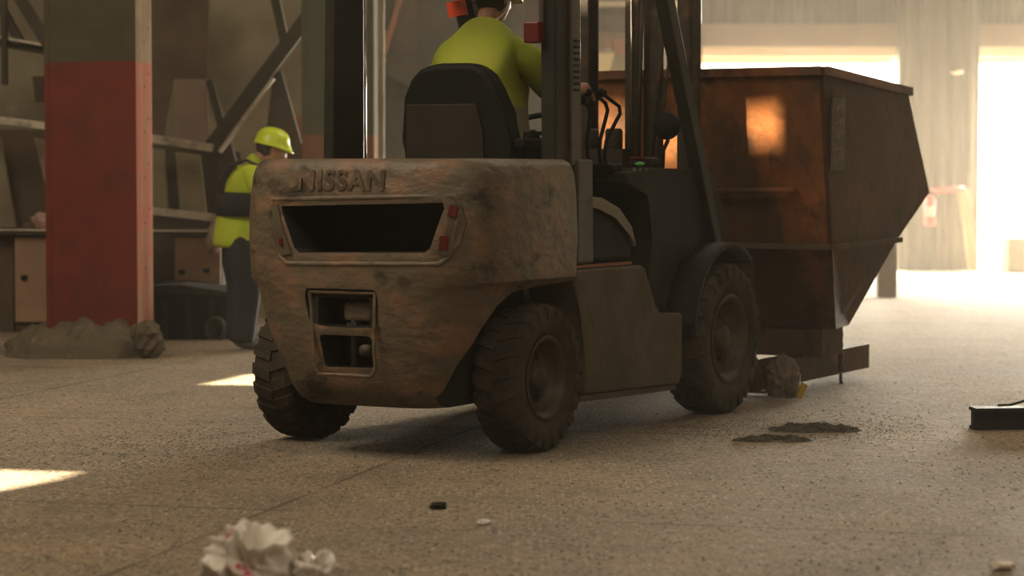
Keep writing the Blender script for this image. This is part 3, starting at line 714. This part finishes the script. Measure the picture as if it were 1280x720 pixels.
for s in (-1,1):
    clothe('boot',[(None,[((.05+.13*s,1.06,.74),.05,.05),((.05+.13*s,1.07,.65),.05,.05),((.05+.13*s,1.14,.625),.048,.04),((.05+.13*s,1.24,.62),.045,.033)])],M['boot'],DR,DB)
# reflective stripes wrapped around torso and sleeve
def band(name,c,ax,ra,rb,h,m,parent,off,tilt=None,n=40,th=.006):
    mb=MB(off); c=Vector(c); V=[];ax=Vector(ax).normalized(); x=(tilt or Vector((1,0,0))); x=(x-ax*x.dot(ax)).normalized(); y=ax.cross(x)
    for k in range(n):
        a=2*math.pi*k/n; e=(x*ra*math.cos(a)+y*rb*math.sin(a)); e2=(x*(ra+th)*math.cos(a)+y*(rb+th)*math.sin(a))
        V+=[c+e-ax*h/2,c+e+ax*h/2,c+e2+ax*h/2,c+e2-ax*h/2]
    F=[(k*4+i,k*4+(i+1)%4,((k+1)%n)*4+(i+1)%4,((k+1)%n)*4+i) for k in range(n) for i in range(4)]
    mb._add(V,F,True); return mb.build(name,m,parent)
cb=MB(DB); cb.tube([(.135,.62,2.17),(.142,.61,2.12),(.135,.59,2.08),(.11,.57,2.05)],.003,8); cb.build('ear_protector_cord',M['white'],DR)

# standing worker
WB=Vector((-1.97,17.5,0))
WK=empty('person','worker in yellow-green vest, navy trousers and yellow-green hard hat standing beside red column','person',WB,0)
F_=Vector((1,.25,0)).normalized(); S_=Vector((.25,-1,0)).normalized() # facing right; side towards camera (his right)
def P(f,s,z): return WB+F_*f+S_*s+Vector((0,0,z))
nodes=[];edges=[]
chain(nodes,edges,None,[(P(0,0,.84),.12,.085),(P(.0,0,.95),.11,.085),(P(.02,0,1.10),.12,.09),(P(.05,0,1.24),.14,.10),(P(.08,0,1.33),.10,.07),(P(.12,0,1.39),.05,.055),(P(.17,0,1.43),.055,.06)])
for s in (1,-1):
    a=chain(nodes,edges,3,[(P(.07,.17*s,1.30),.055,.055),(P(.12,.21*s,1.14),.046,.046),(P(.17,.21*s,1.03),.04,.04),(P(.30,.16*s,.97),.034,.034),(P(.39,.12*s,.95),.024,.028)])
    hand(nodes,edges,a,F_*.95-S_*.2*s,Vector((0,0,1)),-S_*s,.5)
for s in (1,-1):
    chain(nodes,edges,0,[(P(-.0,.085*s,.76),.075,.07),(P(.02,.10*s,.47),.058,.055),(P(0,.11*s,.25),.05,.048),(P(-.02,.11*s,.09),.035,.035),(P(.08,.11*s,.04),.035,.03)])
skin('body',nodes,edges,M['skin'],WK,2,WB)
hf=(F_*.93+Vector((0,0,-.42))-S_*-.05)
head_mesh('head',P(.225,.0,1.465),hf,(0,0,1),1.0,M['skin'],WK,WB)
hb=MB(WB); hb.ball(P(.20,0,1.485),.098,.95,.80,.95); hb.build('hair',M['hair'],WK)
hardhat('hard_hat',P(.222,0,1.495),hf+Vector((0,0,.18)),(0,0,1),1.0,M['hat'],WK,WB)
nodes=[];edges=[]
chain(nodes,edges,None,[(P(-.02,0,.735),.205,.185),(P(-.02,0,.78),.215,.19),(P(-.01,0,.92),.20,.18),(P(.01,0,1.08),.195,.165),(P(.04,0,1.22),.185,.16),(P(.07,0,1.32),.125,.10),(P(.11,0,1.385),.075,.072),(P(.13,0,1.40),.07,.068)])
for s in (1,-1): chain(nodes,edges,4,[(P(.06,.16*s,1.28),.09,.085),(P(.11,.215*s,1.15),.078,.075),(P(.16,.22*s,1.03),.068,.068),(P(.28,.17*s,.975),.055,.055)])
skin('safety_jacket',nodes,edges,M['hiviz'],WK,2,WB)
nodes=[];edges=[]
chain(nodes,edges,None,[(P(0,0,.93),.165,.14),(P(-.01,0,.78),.18,.155)])
for s in (1,-1): chain(nodes,edges,1,[(P(.0,.09*s,.62),.145,.13),(P(.02,.10*s,.45),.12,.11),(P(.0,.11*s,.25),.105,.10),(P(-.02,.11*s,.09),.10,.095),(P(-.02,.11*s,.06),.10,.095)])
skin('trousers',nodes,edges,M['navy'],WK,2,WB)
for s in (1,-1):
    clothe('boot',[(None,[(P(-.03,.11*s,.12),.05,.05),(P(-.02,.11*s,.055),.055,.05),(P(.08,.11*s,.045),.05,.042),(P(.18,.11*s,.038),.042,.035)])],M['boot'],WK,WB)
band('dark_waist_band',P(.013,0,1.065),(0.03,0,1),.192,.20,.175,M['navy'],WK,WB,F_)
st=MB(WB)
for s in (1,-1):
    st.tube([P(-.155,.10*s,1.14),P(-.135,.11*s,1.24),P(-.08,.115*s,1.345),P(.02,.12*s,1.385),P(.12,.11*s,1.34),P(.19,.10*s,1.2)],.011,8)
st.build('harness_strap',M['navy'],WK)

# ---------------------------------------------------------------- columns
def hcol(name,label,x0,x1,xf,y,z1,mface,mfl,depth=.55):
    c=empty(name,label,'column',((x0+xf)/2,y+depth/2,0))
    off=Vector(((x0+xf)/2,y+depth/2,0))
    MB(off).box(((x0+x1)/2,y+.03,z1/2),(x1-x0,.06,z1)).build('web_plate',mface,c)
    MB(off).box(((x1+xf)/2,y+depth/2,z1/2),(xf-x1,depth,z1),bev=.006).build('flange',mfl,c)
    MB(off).box((x0-.02,y+depth/2,z1/2),(.04,depth,z1),bev=.006).build('flange',mface,c)
    MB(off).box(((x0+x1)/2,y+depth-.03,z1/2),(x1-x0,.06,z1)).build('back_plate',mface,c)
    return c,off
a=at(64,300,17.3); b=at(171,300,17.3); f=at(177,300,17.3)
rc,roff=hcol('steel_column','massive steel column painted red below and olive above, rubble round its foot',a.x,b.x,f.x,17.3,ZT,M['redcol'],M['flange'])
mb=MB(roff); f2x=at(177,300,17.3).x
for i in range(26):
    z=.6+i*.33
    for dx in (.035,.075): mb.ball((f2x+.001,17.3+dx*5,z+.1*(dx>.05)),.009,.5,1,1,n=6)
mb.build('rivets',M['rustbeam'],rc)
a=at(384,300,19.2); b=at(462,300,19.2); f=at(468,300,19.2)
hcol('steel_column','olive steel column with pale edge and orange foot behind the forklift',a.x,b.x,f.x,19.2,ZT,M['col2'],M['flange2'])
# rubble foot of the red column
def mound(name,label,cx,cy,rx,ry,h,seed,m,parent=None,n=34,rough=.35,power=.45):
    from mathutils import noise as nz
    mb=MB();V=[];F=[]
    for j in range(n):
        for i in range(n):
            u=-1+2*i/(n-1);v=-1+2*j/(n-1); r=min(1,max(abs(u),abs(v),math.hypot(u,v)*.9))
            z=h*max(0,1-r**3)**power*(1+rough*nz.noise(Vector((u*3.1+seed,v*3.1,seed)))*1.6+rough*.6*nz.noise(Vector((u*9+seed,v*9,seed))))
            V.append((cx+rx*u*(1+.06*nz.noise(Vector((v*4,seed,0)))),cy+ry*v,max(z,0)-.002))
    for j in range(n-1):
        for i in range(n-1): F.append((j*n+i,j*n+i+1,(j+1)*n+i+1,(j+1)*n+i))
    mb._add(V,F); return mb.build(name,m)
a=at(12,440,17.1); b=at(196,440,17.1)
tag(mound('rubble_mound','',(a.x+b.x)/2,17.25,(b.x-a.x)/2,.62,.20,2.0,M['conc']),'broken concrete rubble heaped around the foot of the red column','rubble')
random.seed(11)
lb=['jagged concrete lump leaning on the right foot corner of the red column','flat broken concrete slab wedged below the lit column edge','small rounded concrete lump at the left end of the rubble mound']
def lump(name,c,r,seed,m,sx=1,sy=1,sz=1):
    from mathutils import noise as nz
    mb=MB(c); mb.ball((c[0],c[1],c[2]),r,sx,sy,sz,n=8)
    for v in mb.bm.verts:
        d=Vector(v.co)-Vector(c); v.co=Vector(c)+d*(1+.45*nz.noise(d*(2.2/r)+Vector((seed,seed,0))))
    o=mb.build(name,m); o.location=c
    for p in o.data.polygons: p.use_smooth=False
    return o
for (px,py,r,Y,sz),l in zip(((185,425,.11,16.75,1.2),(178,415,.09,16.8,.6),(20,432,.08,17.0,.7)),lb):
    c=at(px,py,Y); lump('concrete_lump',(c.x,c.y,c.z),r,px*.37,M['conc'],1,1,sz).__setitem__('label',l)
for o in COL.objects:
    if o.name.startswith('concrete_lump'): o['category']='rubble'; o['group']='concrete lumps around the red column'; 

# ---------------------------------------------------------------- machinery on the left
def plate(mb,pts,Y,th=.05,Ys=None):
    P=[at(p[0],p[1],(Ys[i] if Ys else Y)) for i,p in enumerate(pts)]
    k=len(P); Q=[p+Vector((0,th,0)) for p in P]
    mb._add(P+Q,[tuple(range(k)),tuple(range(2*k-1,k-1,-1))]+[(i,(i+1)%k,k+(i+1)%k,k+i) for i in range(k)]); return mb
def strut(mb,p,q,Y,wpx,depth=.12):
    a=at(*p,Y);b=at(*q,Y); w=wpx*Y/FPX; return mb.bar(a,b,depth,w,up=Vector((0,-1,0)).cross((b-a).normalized()))
MO=Vector(at(190,430,20)); MO.z=0
MC=empty('sorting_machine','tall dusty steel hopper framework with diagonal braces and rails behind the red column','machine',MO)
def mpart(name,m,fn):
    mb=MB(MO); fn(mb); return mb.build(name,m,MC)
mpart('back_panel',M['machine'],lambda b:[plate(b,[(-260,-150),(480,-150),(480,205),(470,440),(-260,440)],21.5,.08)])
mpart('chute_panel',M['pinkpanel'],lambda b:plate(b,[(217,99),(258,99),(262,178),(219,172)],20.3))
mpart('chute_panel',M['brown'],lambda b:plate(b,[(188,-20),(262,-20),(258,98),(216,98),(205,170),(188,170)],20.9))
mpart('chute_panel',M['brown'],lambda b:plate(b,[(-60,162),(62,162),(62,284),(-60,284)],20.6))
mpart('sloping_hopper_plate',M['machine'],lambda b:plate(b,[(-50,172),(0,172),(20,284),(-50,284)],20.3))
mpart('sloping_hopper_plate',M['pinkpanel'],lambda b:plate(b,[(42,172),(62,176),(62,250)],20.3))
mpart('hopper_rib',M['machine'],lambda b:plate(b,[(189,185),(205,187),(210,262),(189,260)],20.4))
mpart('hopper_rib',M['machine'],lambda b:plate(b,[(219,190),(250,194),(258,268),(225,263)],20.4))
mpart('hopper_backing',M['machdark'],lambda b:plate(b,[(188,180),(300,190),(300,290),(188,290)],20.7))
mpart('dark_brace',M['machdark'],lambda b:[strut(b,(262,100),(283,180),20.1,9),strut(b,(276,170),(300,262),20.1,22)])
mpart('dark_brace',M['machdark'],lambda b:plate(b,[(342,88),(352,90),(384,205),(384,260),(330,260),(332,170)],20.1,.08))
mpart('dark_brace',M['machdark'],lambda b:strut(b,(338,-30),(356,52),20.1,11))
mpart('diagonal_brace',M['machdark'],lambda b:[strut(b,(262,186),(420,-26),20.0,17),])
mpart('diagonal_brace_lip',M['rail'],lambda b:[strut(b,(275,190),(342,98),19.95,4)])
mpart('platform_rail',M['rail'],lambda b:strut(b,(-60,143),(64,158),19.9,9)); mpart('platform_rail',M['rail'],lambda b:strut(b,(184,172),(266,185),19.9,10))
mpart('lower_rail',M['rail'],lambda b:[strut(b,(186,263),(276,273),19.9,9)])
mpart('upper_beam',M['machdark'],lambda b:[strut(b,(-60,42),(64,64),19.9,11),strut(b,(14,-20),(64,62),19.8,13),strut(b,(-12,-15),(26,54),19.8,10)])
mpart('upper_beam_lip',M['rail'],lambda b:[strut(b,(-60,36),(64,58),19.8,3)])
mpart('hanging_pipe',M['machdark'],lambda b:strut(b,(5,-20),(6,106),19.7,5))
mpart('small_hatch',M['brown'],lambda b:plate(b,[(40,95),(62,95),(62,128),(44,128)],20.9))
mpart('orange_guard_plate',M['terracotta'],lambda b:plate(b,[(362,150),(384,140),(384,206),(380,206)],20.5))
mpart('work_ledge',M['machdark'],lambda b:[plate(b,[(-60,286),(285,288),(285,293),(-60,292)],19.3,.5)])
mpart('ledge_lip',M['rail'],lambda b:[plate(b,[(-60,286),(285,288),(285,290),(-60,288)],19.28,.03)])
mpart('dark_base',M['machdark'],lambda b:plate(b,[(-60,293),(300,293),(300,424),(-60,428)],20.2,.1))
mpart('bolted_post',M['brown'],lambda b:plate(b,[(0,292),(17,292),(17,415),(0,415)],19.5,.1))
# cabinets
def cabinet(label,x0,x1,y0,y1,holes,Y=19.4):
    a=at(x0,y0,Y);b=at(x1,y1,Y); o=Vector(((a.x+b.x)/2,Y+.25,b.z)); 
    c=empty('cabinet',label,'cabinet',o)
    MB(o).box(((a.x+b.x)/2,Y+.25,(a.z+b.z)/2),(b.x-a.x,.46,a.z-b.z)).build('carcass',M['machdark'],c)
    MB(o).box(((a.x+b.x)/2,Y+.0,(a.z+b.z)/2),(b.x-a.x-.02,.03,a.z-b.z-.02),bev=.005).build('door',M['beige'],c)
    for (hx,hy) in holes:
        p=at(hx,hy,Y-.03); MB(o).box((p.x,p.y+.005,p.z),(.055,.03,.04),bev=.01).build('latch',M['black'],c)
cabinet('tall beige cabinet door with one dark latch, left of the red column',17,66,295,404,[(30,347)])
cabinet('beige cabinet panel with two dark latches, between red column and worker',217,278,295,358,[(227,340),(258,338)])
# dark skip next to the worker
Y=18.6; SB=at(238,432,Y); SB.z=0
sk=empty('dark_skip','low black skip with a sagging lid standing right of the red column','skip',SB)
P4=[at(*p,Y) for p in ((190,364),(286,370),(284,434),(196,434))]
mb=MB(SB); z0=.0
V=[];
for p in P4: V.append(Vector((p.x,Y,max(p.z,0))))
for p in P4: V.append(Vector((p.x,Y+.8,max(p.z,0))))
mb._add(V,[(0,1,2,3),(7,6,5,4),(0,4,5,1),(1,5,6,2),(2,6,7,3),(3,7,4,0)]); mb.build('tub',M['black'],sk)
mb=MB(SB); P4=[at(*p,Y-.03) for p in ((188,357),(224,356),(288,366),(288,371),(188,365))]; k=5
mb._add([p for p in P4]+[p+Vector((0,.86,0)) for p in P4],[tuple(range(5)),tuple(range(9,4,-1))]+[(i,(i+1)%5,5+(i+1)%5,5+i) for i in range(5)]); mb.build('lid',M['cab'],sk)
mb=MB(SB)
for i in range(3): p=at(206+i*30,400,Y-.02); mb.box((p.x,p.y,p.z),(.05,.05,.32))
mb.build('tub_rib',M['cab'],sk)
p=at(270,412,Y-.05); r=MB(); r.lathe([(-.02,.075),(.02,.075),(.02,.10),(-.02,.10)],p,rot=Matrix.Rotation(math.radians(60),3,'Z'),n=24,closed=True)
o=r.build('caster_ring',M['rim'],sk); o.location=-SB
# rags
c=at(49,280,19.15); tag(lump('rag',(c.x,c.y+.2,c.z+.02),.085,3.1,mat('pink_rag',(.5,.33,.27),.8),1.1,1,.8),'pinkish crumpled rag lying on the ledge left of the red column','rag')
c=at(30,284,19.15); tag(lump('rag',(c.x,c.y+.2,c.z+.0),.05,5.1,M['brown'],1.1,1,.6),'small brown rag on the ledge, left of the pinkish rag','rag')
c=at(264,303,19.15); tag(lump('rag',(c.x,c.y+.1,c.z+.02),.10,7.7,mat('pale_rag',(.42,.33,.26),.8),.6,.6,1.3),'pale rag hanging over the ledge left of the standing worker','rag')

# ---------------------------------------------------------------- middle background, behind the driver
M2=Vector(at(620,380,26)); M2.z=0
MM=empty('baling_machine','brown plated machine with an orange-edged slanting chute behind the driver','machine',M2)
def m2(name,m,fn):
    mb=MB(M2); fn(mb); return mb.build(name,m,MM)
m2('rear_plate',mat('dull_brown_plate',(.085,.06,.042),.8,0,(.06,.045,.032),2,.4,.65),lambda b:plate(b,[(470,-80),(735,-80),(735,345),(470,345)],26.6,.1))
m2('side_plate',M['machdark'],lambda b:plate(b,[(520,-60),(572,-60),(560,70),(540,100),(520,80)],26.2))
m2('chute_plate',M['brown'],lambda b:plate(b,[(478,66),(500,0),(520,0),(522,66)],26.2))
m2('chute_edge',M['terracotta'],lambda b:strut(b,(478,75),(504,-15),26.0,6))
m2('orange_plate',M['terracotta'],lambda b:plate(b,[(474,38),(490,38),(478,90),(474,90)],26.1))
m2('drum_housing',M['machdark'],lambda b:[plate(b,[(482,68),(534,64),(560,90),(545,130),(510,108),(482,92)],25.8,.3)])
m2('lower_plate',M['machdark'],lambda b:plate(b,[(474,92),(560,130),(735,130),(735,345),(474,345)],26.1))
m2('upper_rib',M['machdark'],lambda b:plate(b,[(640,-60),(700,-60),(700,80),(640,80)],26.3))
# region seen past the mast
m3=Vector(at(780,350,29)); m3.z=0
TB=empty('stacked_beams','tan horizontal sheets and beams seen behind the mast, left of the doorway','beams',m3)
def m3p(name,m,pts,Y): mb=MB(m3); plate(mb,pts,Y,.12); return mb.build(name,m,TB)
m3p('tan_sheet',M['lintel'],[(715,-60),(850,-60),(850,20),(715,20)],29.5)
m3p('pale_beam',M['cream'],[(715,2),(850,0),(850,7),(715,9)],29.3)
m3p('brown_beam',M['brown'],[(715,20),(850,20),(850,40),(715,40)],29.4)
m3p('tan_beam',M['lintel'],[(715,40),(850,40),(850,62),(715,62)],29.3)
m3p('red_drum_end',M['terracotta'],[(766,50),(790,46),(790,68),(766,68)],29.0)
m3p('sunlit_sheet',mat('sunlit_cream',(.95,.78,.42),.6),[(733,66),(768,66),(764,84),(758,98),(733,98)],28.9)  # sunlit brightness put into a very pale colour
m3p('grey_box',M['machine'],[(764,67),(862,67),(862,160),(764,160)],29.1)
m3p('lower_sheet',M['lintel'],[(715,62),(733,62),(733,345),(715,345)],29.2)
m3p('base_sheet',M['brown'],[(733,98),(880,98),(880,345),(733,345)],29.3)

# ---------------------------------------------------------------- by the doorway
pc=at(1163,262,31.4); o=Vector((pc.x,31.45,pc.z-.25))
fe=empty('fire_extinguisher','small red fire extinguisher hanging on the corrugated post beside bright doorway','extinguisher',o)
MB(o).lathe([(-.21,.001),(-.21,.06),(-.19,.075),(.12,.075),(.17,.05),(.19,.03),(.19,.001)],(o.x,31.45,pc.z),rot=Matrix.Rotation(math.radians(-90),3,'Y'),n=24).build('cylinder_body',M['extred'],fe)
MB(o).tube([(o.x,31.45,pc.z+.18),(o.x,31.45,pc.z+.23),(o.x+.06,31.42,pc.z+.23)],.014,8).build('valve',M['black'],fe)
MB(o).tube([(o.x+.05,31.42,pc.z+.22),(o.x+.10,31.40,pc.z+.1),(o.x+.085,31.39,pc.z-.1)],.012,8).build('hose',M['black'],fe)
MB(o).box((o.x,31.37,pc.z-.02),(.09,.01,.12)).build('white_label',M['white'],fe)
MB(o).box((o.x,31.56,pc.z),(.14,.08,.10)).build('bracket',M['cab'],fe)
a=at(1168,238,31.4);b=at(1206,236,31.4)
tag(MB().tube([a+Vector((0,.1,0)),a,b,b+Vector((0,.1,0))],.035,10).build('red_pipe',M['extred']),'short red horizontal pipe fixed above the fire extinguisher','pipe')
a=at(1204,237,31.45);b=at(1217,332,31.2); b.z=.02
tag(MB().bar(b,a,.14,.06).build('wooden_plank',M['wood']),'narrow yellow wooden plank leaning against the corrugated post at the doorway','plank')
a=at(1262,297,31.0);b=at(1300,337,31.0)
tag(MB((0,0,0)).box(((a.x+b.x)/2,31.3,a.z/2),(b.x-a.x,.5,a.z),bev=.02).build('grey_crate',M['machine']),'grey box standing in the bright doorway at the right edge','box')
p=at(1108,371,25); 
tag(MB().box((p.x,25,.30),(.19,.19,.60),bev=.01).build('stub_post',M['brown']),'short brown square post standing on the floor behind the rusty bin','post')
q=at(1196,90,31.4); 
tag(MB().ball((q.x,31.4,q.z),.06,1.4,1,.5).build('wall_lamp',M['cream']),'small pale lamp on the corrugated post above the doorway','lamp')

# ---------------------------------------------------------------- things on the floor
# steel beam at the right
p0=Vector((2.33,12.05,0)); 
bm_=empty('steel_beam','dark steel beam lying on the floor at the right edge with a thin cable','beam',(p0.x,p0.y,0),0)
def ib(mb):
    d=Vector((1,.10,0)).normalized(); n=Vector((-d.y,d.x,0)); rot=Matrix((d,n,Vector((0,0,1)))).transposed()
    for z,h,w in ((.008,.016,.11),(.055,.08,.05),(.102,.018,.13)):
        c=p0+d*.8+Vector((0,.05,z)); mb.box(c,(1.6,w,h),rot)
    return mb
mb=MB(p0); ib(mb).build('beam_section',M['cab'],bm_)
tag(MB().tube([(2.45,12.06,.125),(2.52,12.07,.127),(2.60,12.08,.15),(2.68,12.1,.185),(2.80,12.12,.21),(3.0,12.15,.20),(3.2,12.2,.13)],.006,8).build('cable',M['black']),'thin black cable rising off the dark steel beam','cable')
# plastic bag
def crumple(name,c,r,seed,m,sx,sy,sz,amp=.5,fr=2.6,n=26,flat=True):
    from mathutils import noise as nz
    mb=MB(c); mb.ball(c,r,sx,sy,sz,n=n)
    for v in mb.bm.verts:
        d=Vector(v.co)-Vector(c); q=d*(fr/r)+Vector((seed,seed*.7,0))
        k=1+amp*(.35-abs(nz.noise(q))*1.5)+amp*.45*(.3-abs(nz.noise(q*2.3))); v.co=Vector(c)+d*k
        if v.co.z<.003: v.co.z=.003+.004*random.random()
    o=mb.build(name,m); o.location=c; return o
tag(crumple('plastic_bag',(-.80,7.40,.062),.118,4.2,M['glassbag'],1.1,.8,1.05,.8,1.35,64),'crumpled white plastic bag with pink print lying on the floor, bottom edge','bag')
tag(crumple('plastic_bag',(-.605,7.36,.045),.070,9.1,M['glassbag'],1.05,.8,1.0,.8,1.5,48),'small white and red crumpled wrapper right of the larger plastic bag','wrapper')
tag(crumple('rag',(1.56,13.78,.10),.10,2.3,M['rag'],.9,.8,1.3,.6),'crumpled grey rag with yellow patch on the floor beside the front wheel','rag')
tag(MB().box((1.66,13.70,.05),(.035,.03,.09),Matrix.Rotation(.4,3,'Y'),.005).build('yellow_scrap',mat('yellow_plastic',(.6,.42,.05),.5)),'tiny yellow scrap leaning on the grey rag','scrap')
tag(MB().tube([(1.18,14.05,.012),(1.35,14.02,.014),(1.52,13.98,.012)],.008,8).build('metal_rod',M['chrome']),'thin shiny metal rod on the floor between front wheel and grey rag','rod')
def chip(px,py,r,m,label,sz=.6,cat='scrap',name='floor_scrap'):
    R=ray(px,py);t=-HC/R.z;c=Vector((0,0,HC))+R*t; c.z=r*.35
    tag(lump(name,(c.x,c.y,c.z),r,px*.1,m,1.2,1,sz),label,cat)
chip(548,636,.030,M['cab'],'dark stone-like chunk on the floor below the near rear wheel')
chip(605,656,.022,M['white'],'small white flake on the floor just right of dark chunk')
for (px,py,rx,ry,h,lbl) in ((1018,537,.24,.16,.022,'flat dark clump of sweepings on the floor, the right and larger of two'),(965,550,.20,.12,.016,'flat dark clump of sweepings on the floor, the left and smaller of two')):
    R_=ray(px,py);t_=-HC/R_.z;c=Vector((0,0,HC))+R_*t_
    tag(mound('sweepings_clump','',c.x,c.y,rx,ry,h,px*.1,mat('clump_dirt',(.12,.10,.075),.95,0,(.05,.042,.034),30,.4,.6,bump=1,bscale=60),None,40,1.1,1.0),lbl,'debris')
chip(1253,712,.035,M['rail'],'pale splinter on the floor in the bottom right corner',.4)
chip(12,178+264,.02,M['cab'],'tiny dark scrap on the floor by the left edge')
# loose debris everywhere
rnd=random.Random(5)
def debris(name,label,n,m,r0,r1,region,seed,flat=.5):
    rnd=random.Random(seed); mb=MB()
    for i in range(n):
        y,x=region(rnd); r=rnd.uniform(r0,r1)**1.0; a=rnd.random()*6.28
        P=[Vector((math.cos(a+k*1.57+rnd.uniform(-.4,.4))*r*rnd.uniform(.5,1),math.sin(a+k*1.57)*r*rnd.uniform(.5,1),0)) for k in range(4)]
        top=[p*.6+Vector((0,0,r*flat*rnd.uniform(.4,1))) for p in P]; c=Vector((x,y,.0005))
        mb._add([c+p for p in P]+[c+p for p in top],[(0,1,2,3),(7,6,5,4),(0,4,5,1),(1,5,6,2),(2,6,7,3),(3,7,4,0)])
    return tag(mb.build(name,m),label,'debris',None,'stuff')
def reg(rnd):
    y=rnd.uniform(7.2,18)**1.0; y=7.2+(y-7.2)*rnd.random()**.6; return y,(rnd.uniform(-.24,.24))*y
def reg2(rnd):
    y=12.1+rnd.gauss(0,.35); return y,1.4+rnd.gauss(0,.5)
def reg3(rnd):
    y=11.2+rnd.gauss(0,.5); return y,-1.6+rnd.gauss(0,.45)
debris('dark_grit','dark grit and crumbs scattered across the whole concrete floor',3200,mat('dark_grit',(.09,.075,.06),.9),.002,.008,reg,1)
debris('pale_grit','pale plastic flakes scattered across the whole concrete floor',900,mat('pale_flakes',(.6,.55,.47),.5),.002,.008,reg,2)
debris('sweepings','swept line of dark sweepings on the floor in front of the bin',1600,mat('sweepings',(.15,.125,.10),.85),.002,.007,reg2,3)
debris('sweepings','grey sweepings on the floor left of the forklift',1300,mat('grey_sweepings',(.18,.16,.14),.85),.003,.009,reg3,4)

# ---------------------------------------------------------------- haze
if HAZE>0:
    hm=bpy.data.materials.new('dusty_air'); hm.use_nodes=True; nt=hm.node_tree; nt.nodes.remove(nt.nodes['Principled BSDF'])
    vs=nt.nodes.new('ShaderNodeVolumeScatter'); vs.inputs['Color'].default_value=(1,.90,.74,1); vs.inputs['Density'].default_value=HAZE; vs.inputs['Anisotropy'].default_value=.35
    g_=nt.nodes.new('ShaderNodeNewGeometry'); sx_=nt.nodes.new('ShaderNodeSeparateXYZ'); nt.links.new(g_.outputs['Position'],sx_.inputs[0])
    mr=nt.nodes.new('ShaderNodeMapRange'); mr.interpolation_type='SMOOTHSTEP'; mr.inputs[1].default_value=10; mr.inputs[2].default_value=31; mr.inputs[3].default_value=HAZE*.2; mr.inputs[4].default_value=HAZE
    nt.links.new(sx_.outputs['Y'],mr.inputs[0]); nt.links.new(mr.outputs[0],vs.inputs['Density'])
    nt.links.new(vs.outputs[0],nt.nodes['Material Output'].inputs['Volume'])
    hz=MB().box(((XL+XR)/2,(YF+YB)/2+.6,ZT/2),(XR-XL+2.4,YB-YF+3.2,ZT+1.4)).build('dusty_haze',hm)
    tag(hz,'thin dusty haze filling the hall, brightest by the doorway','haze',None,'stuff')
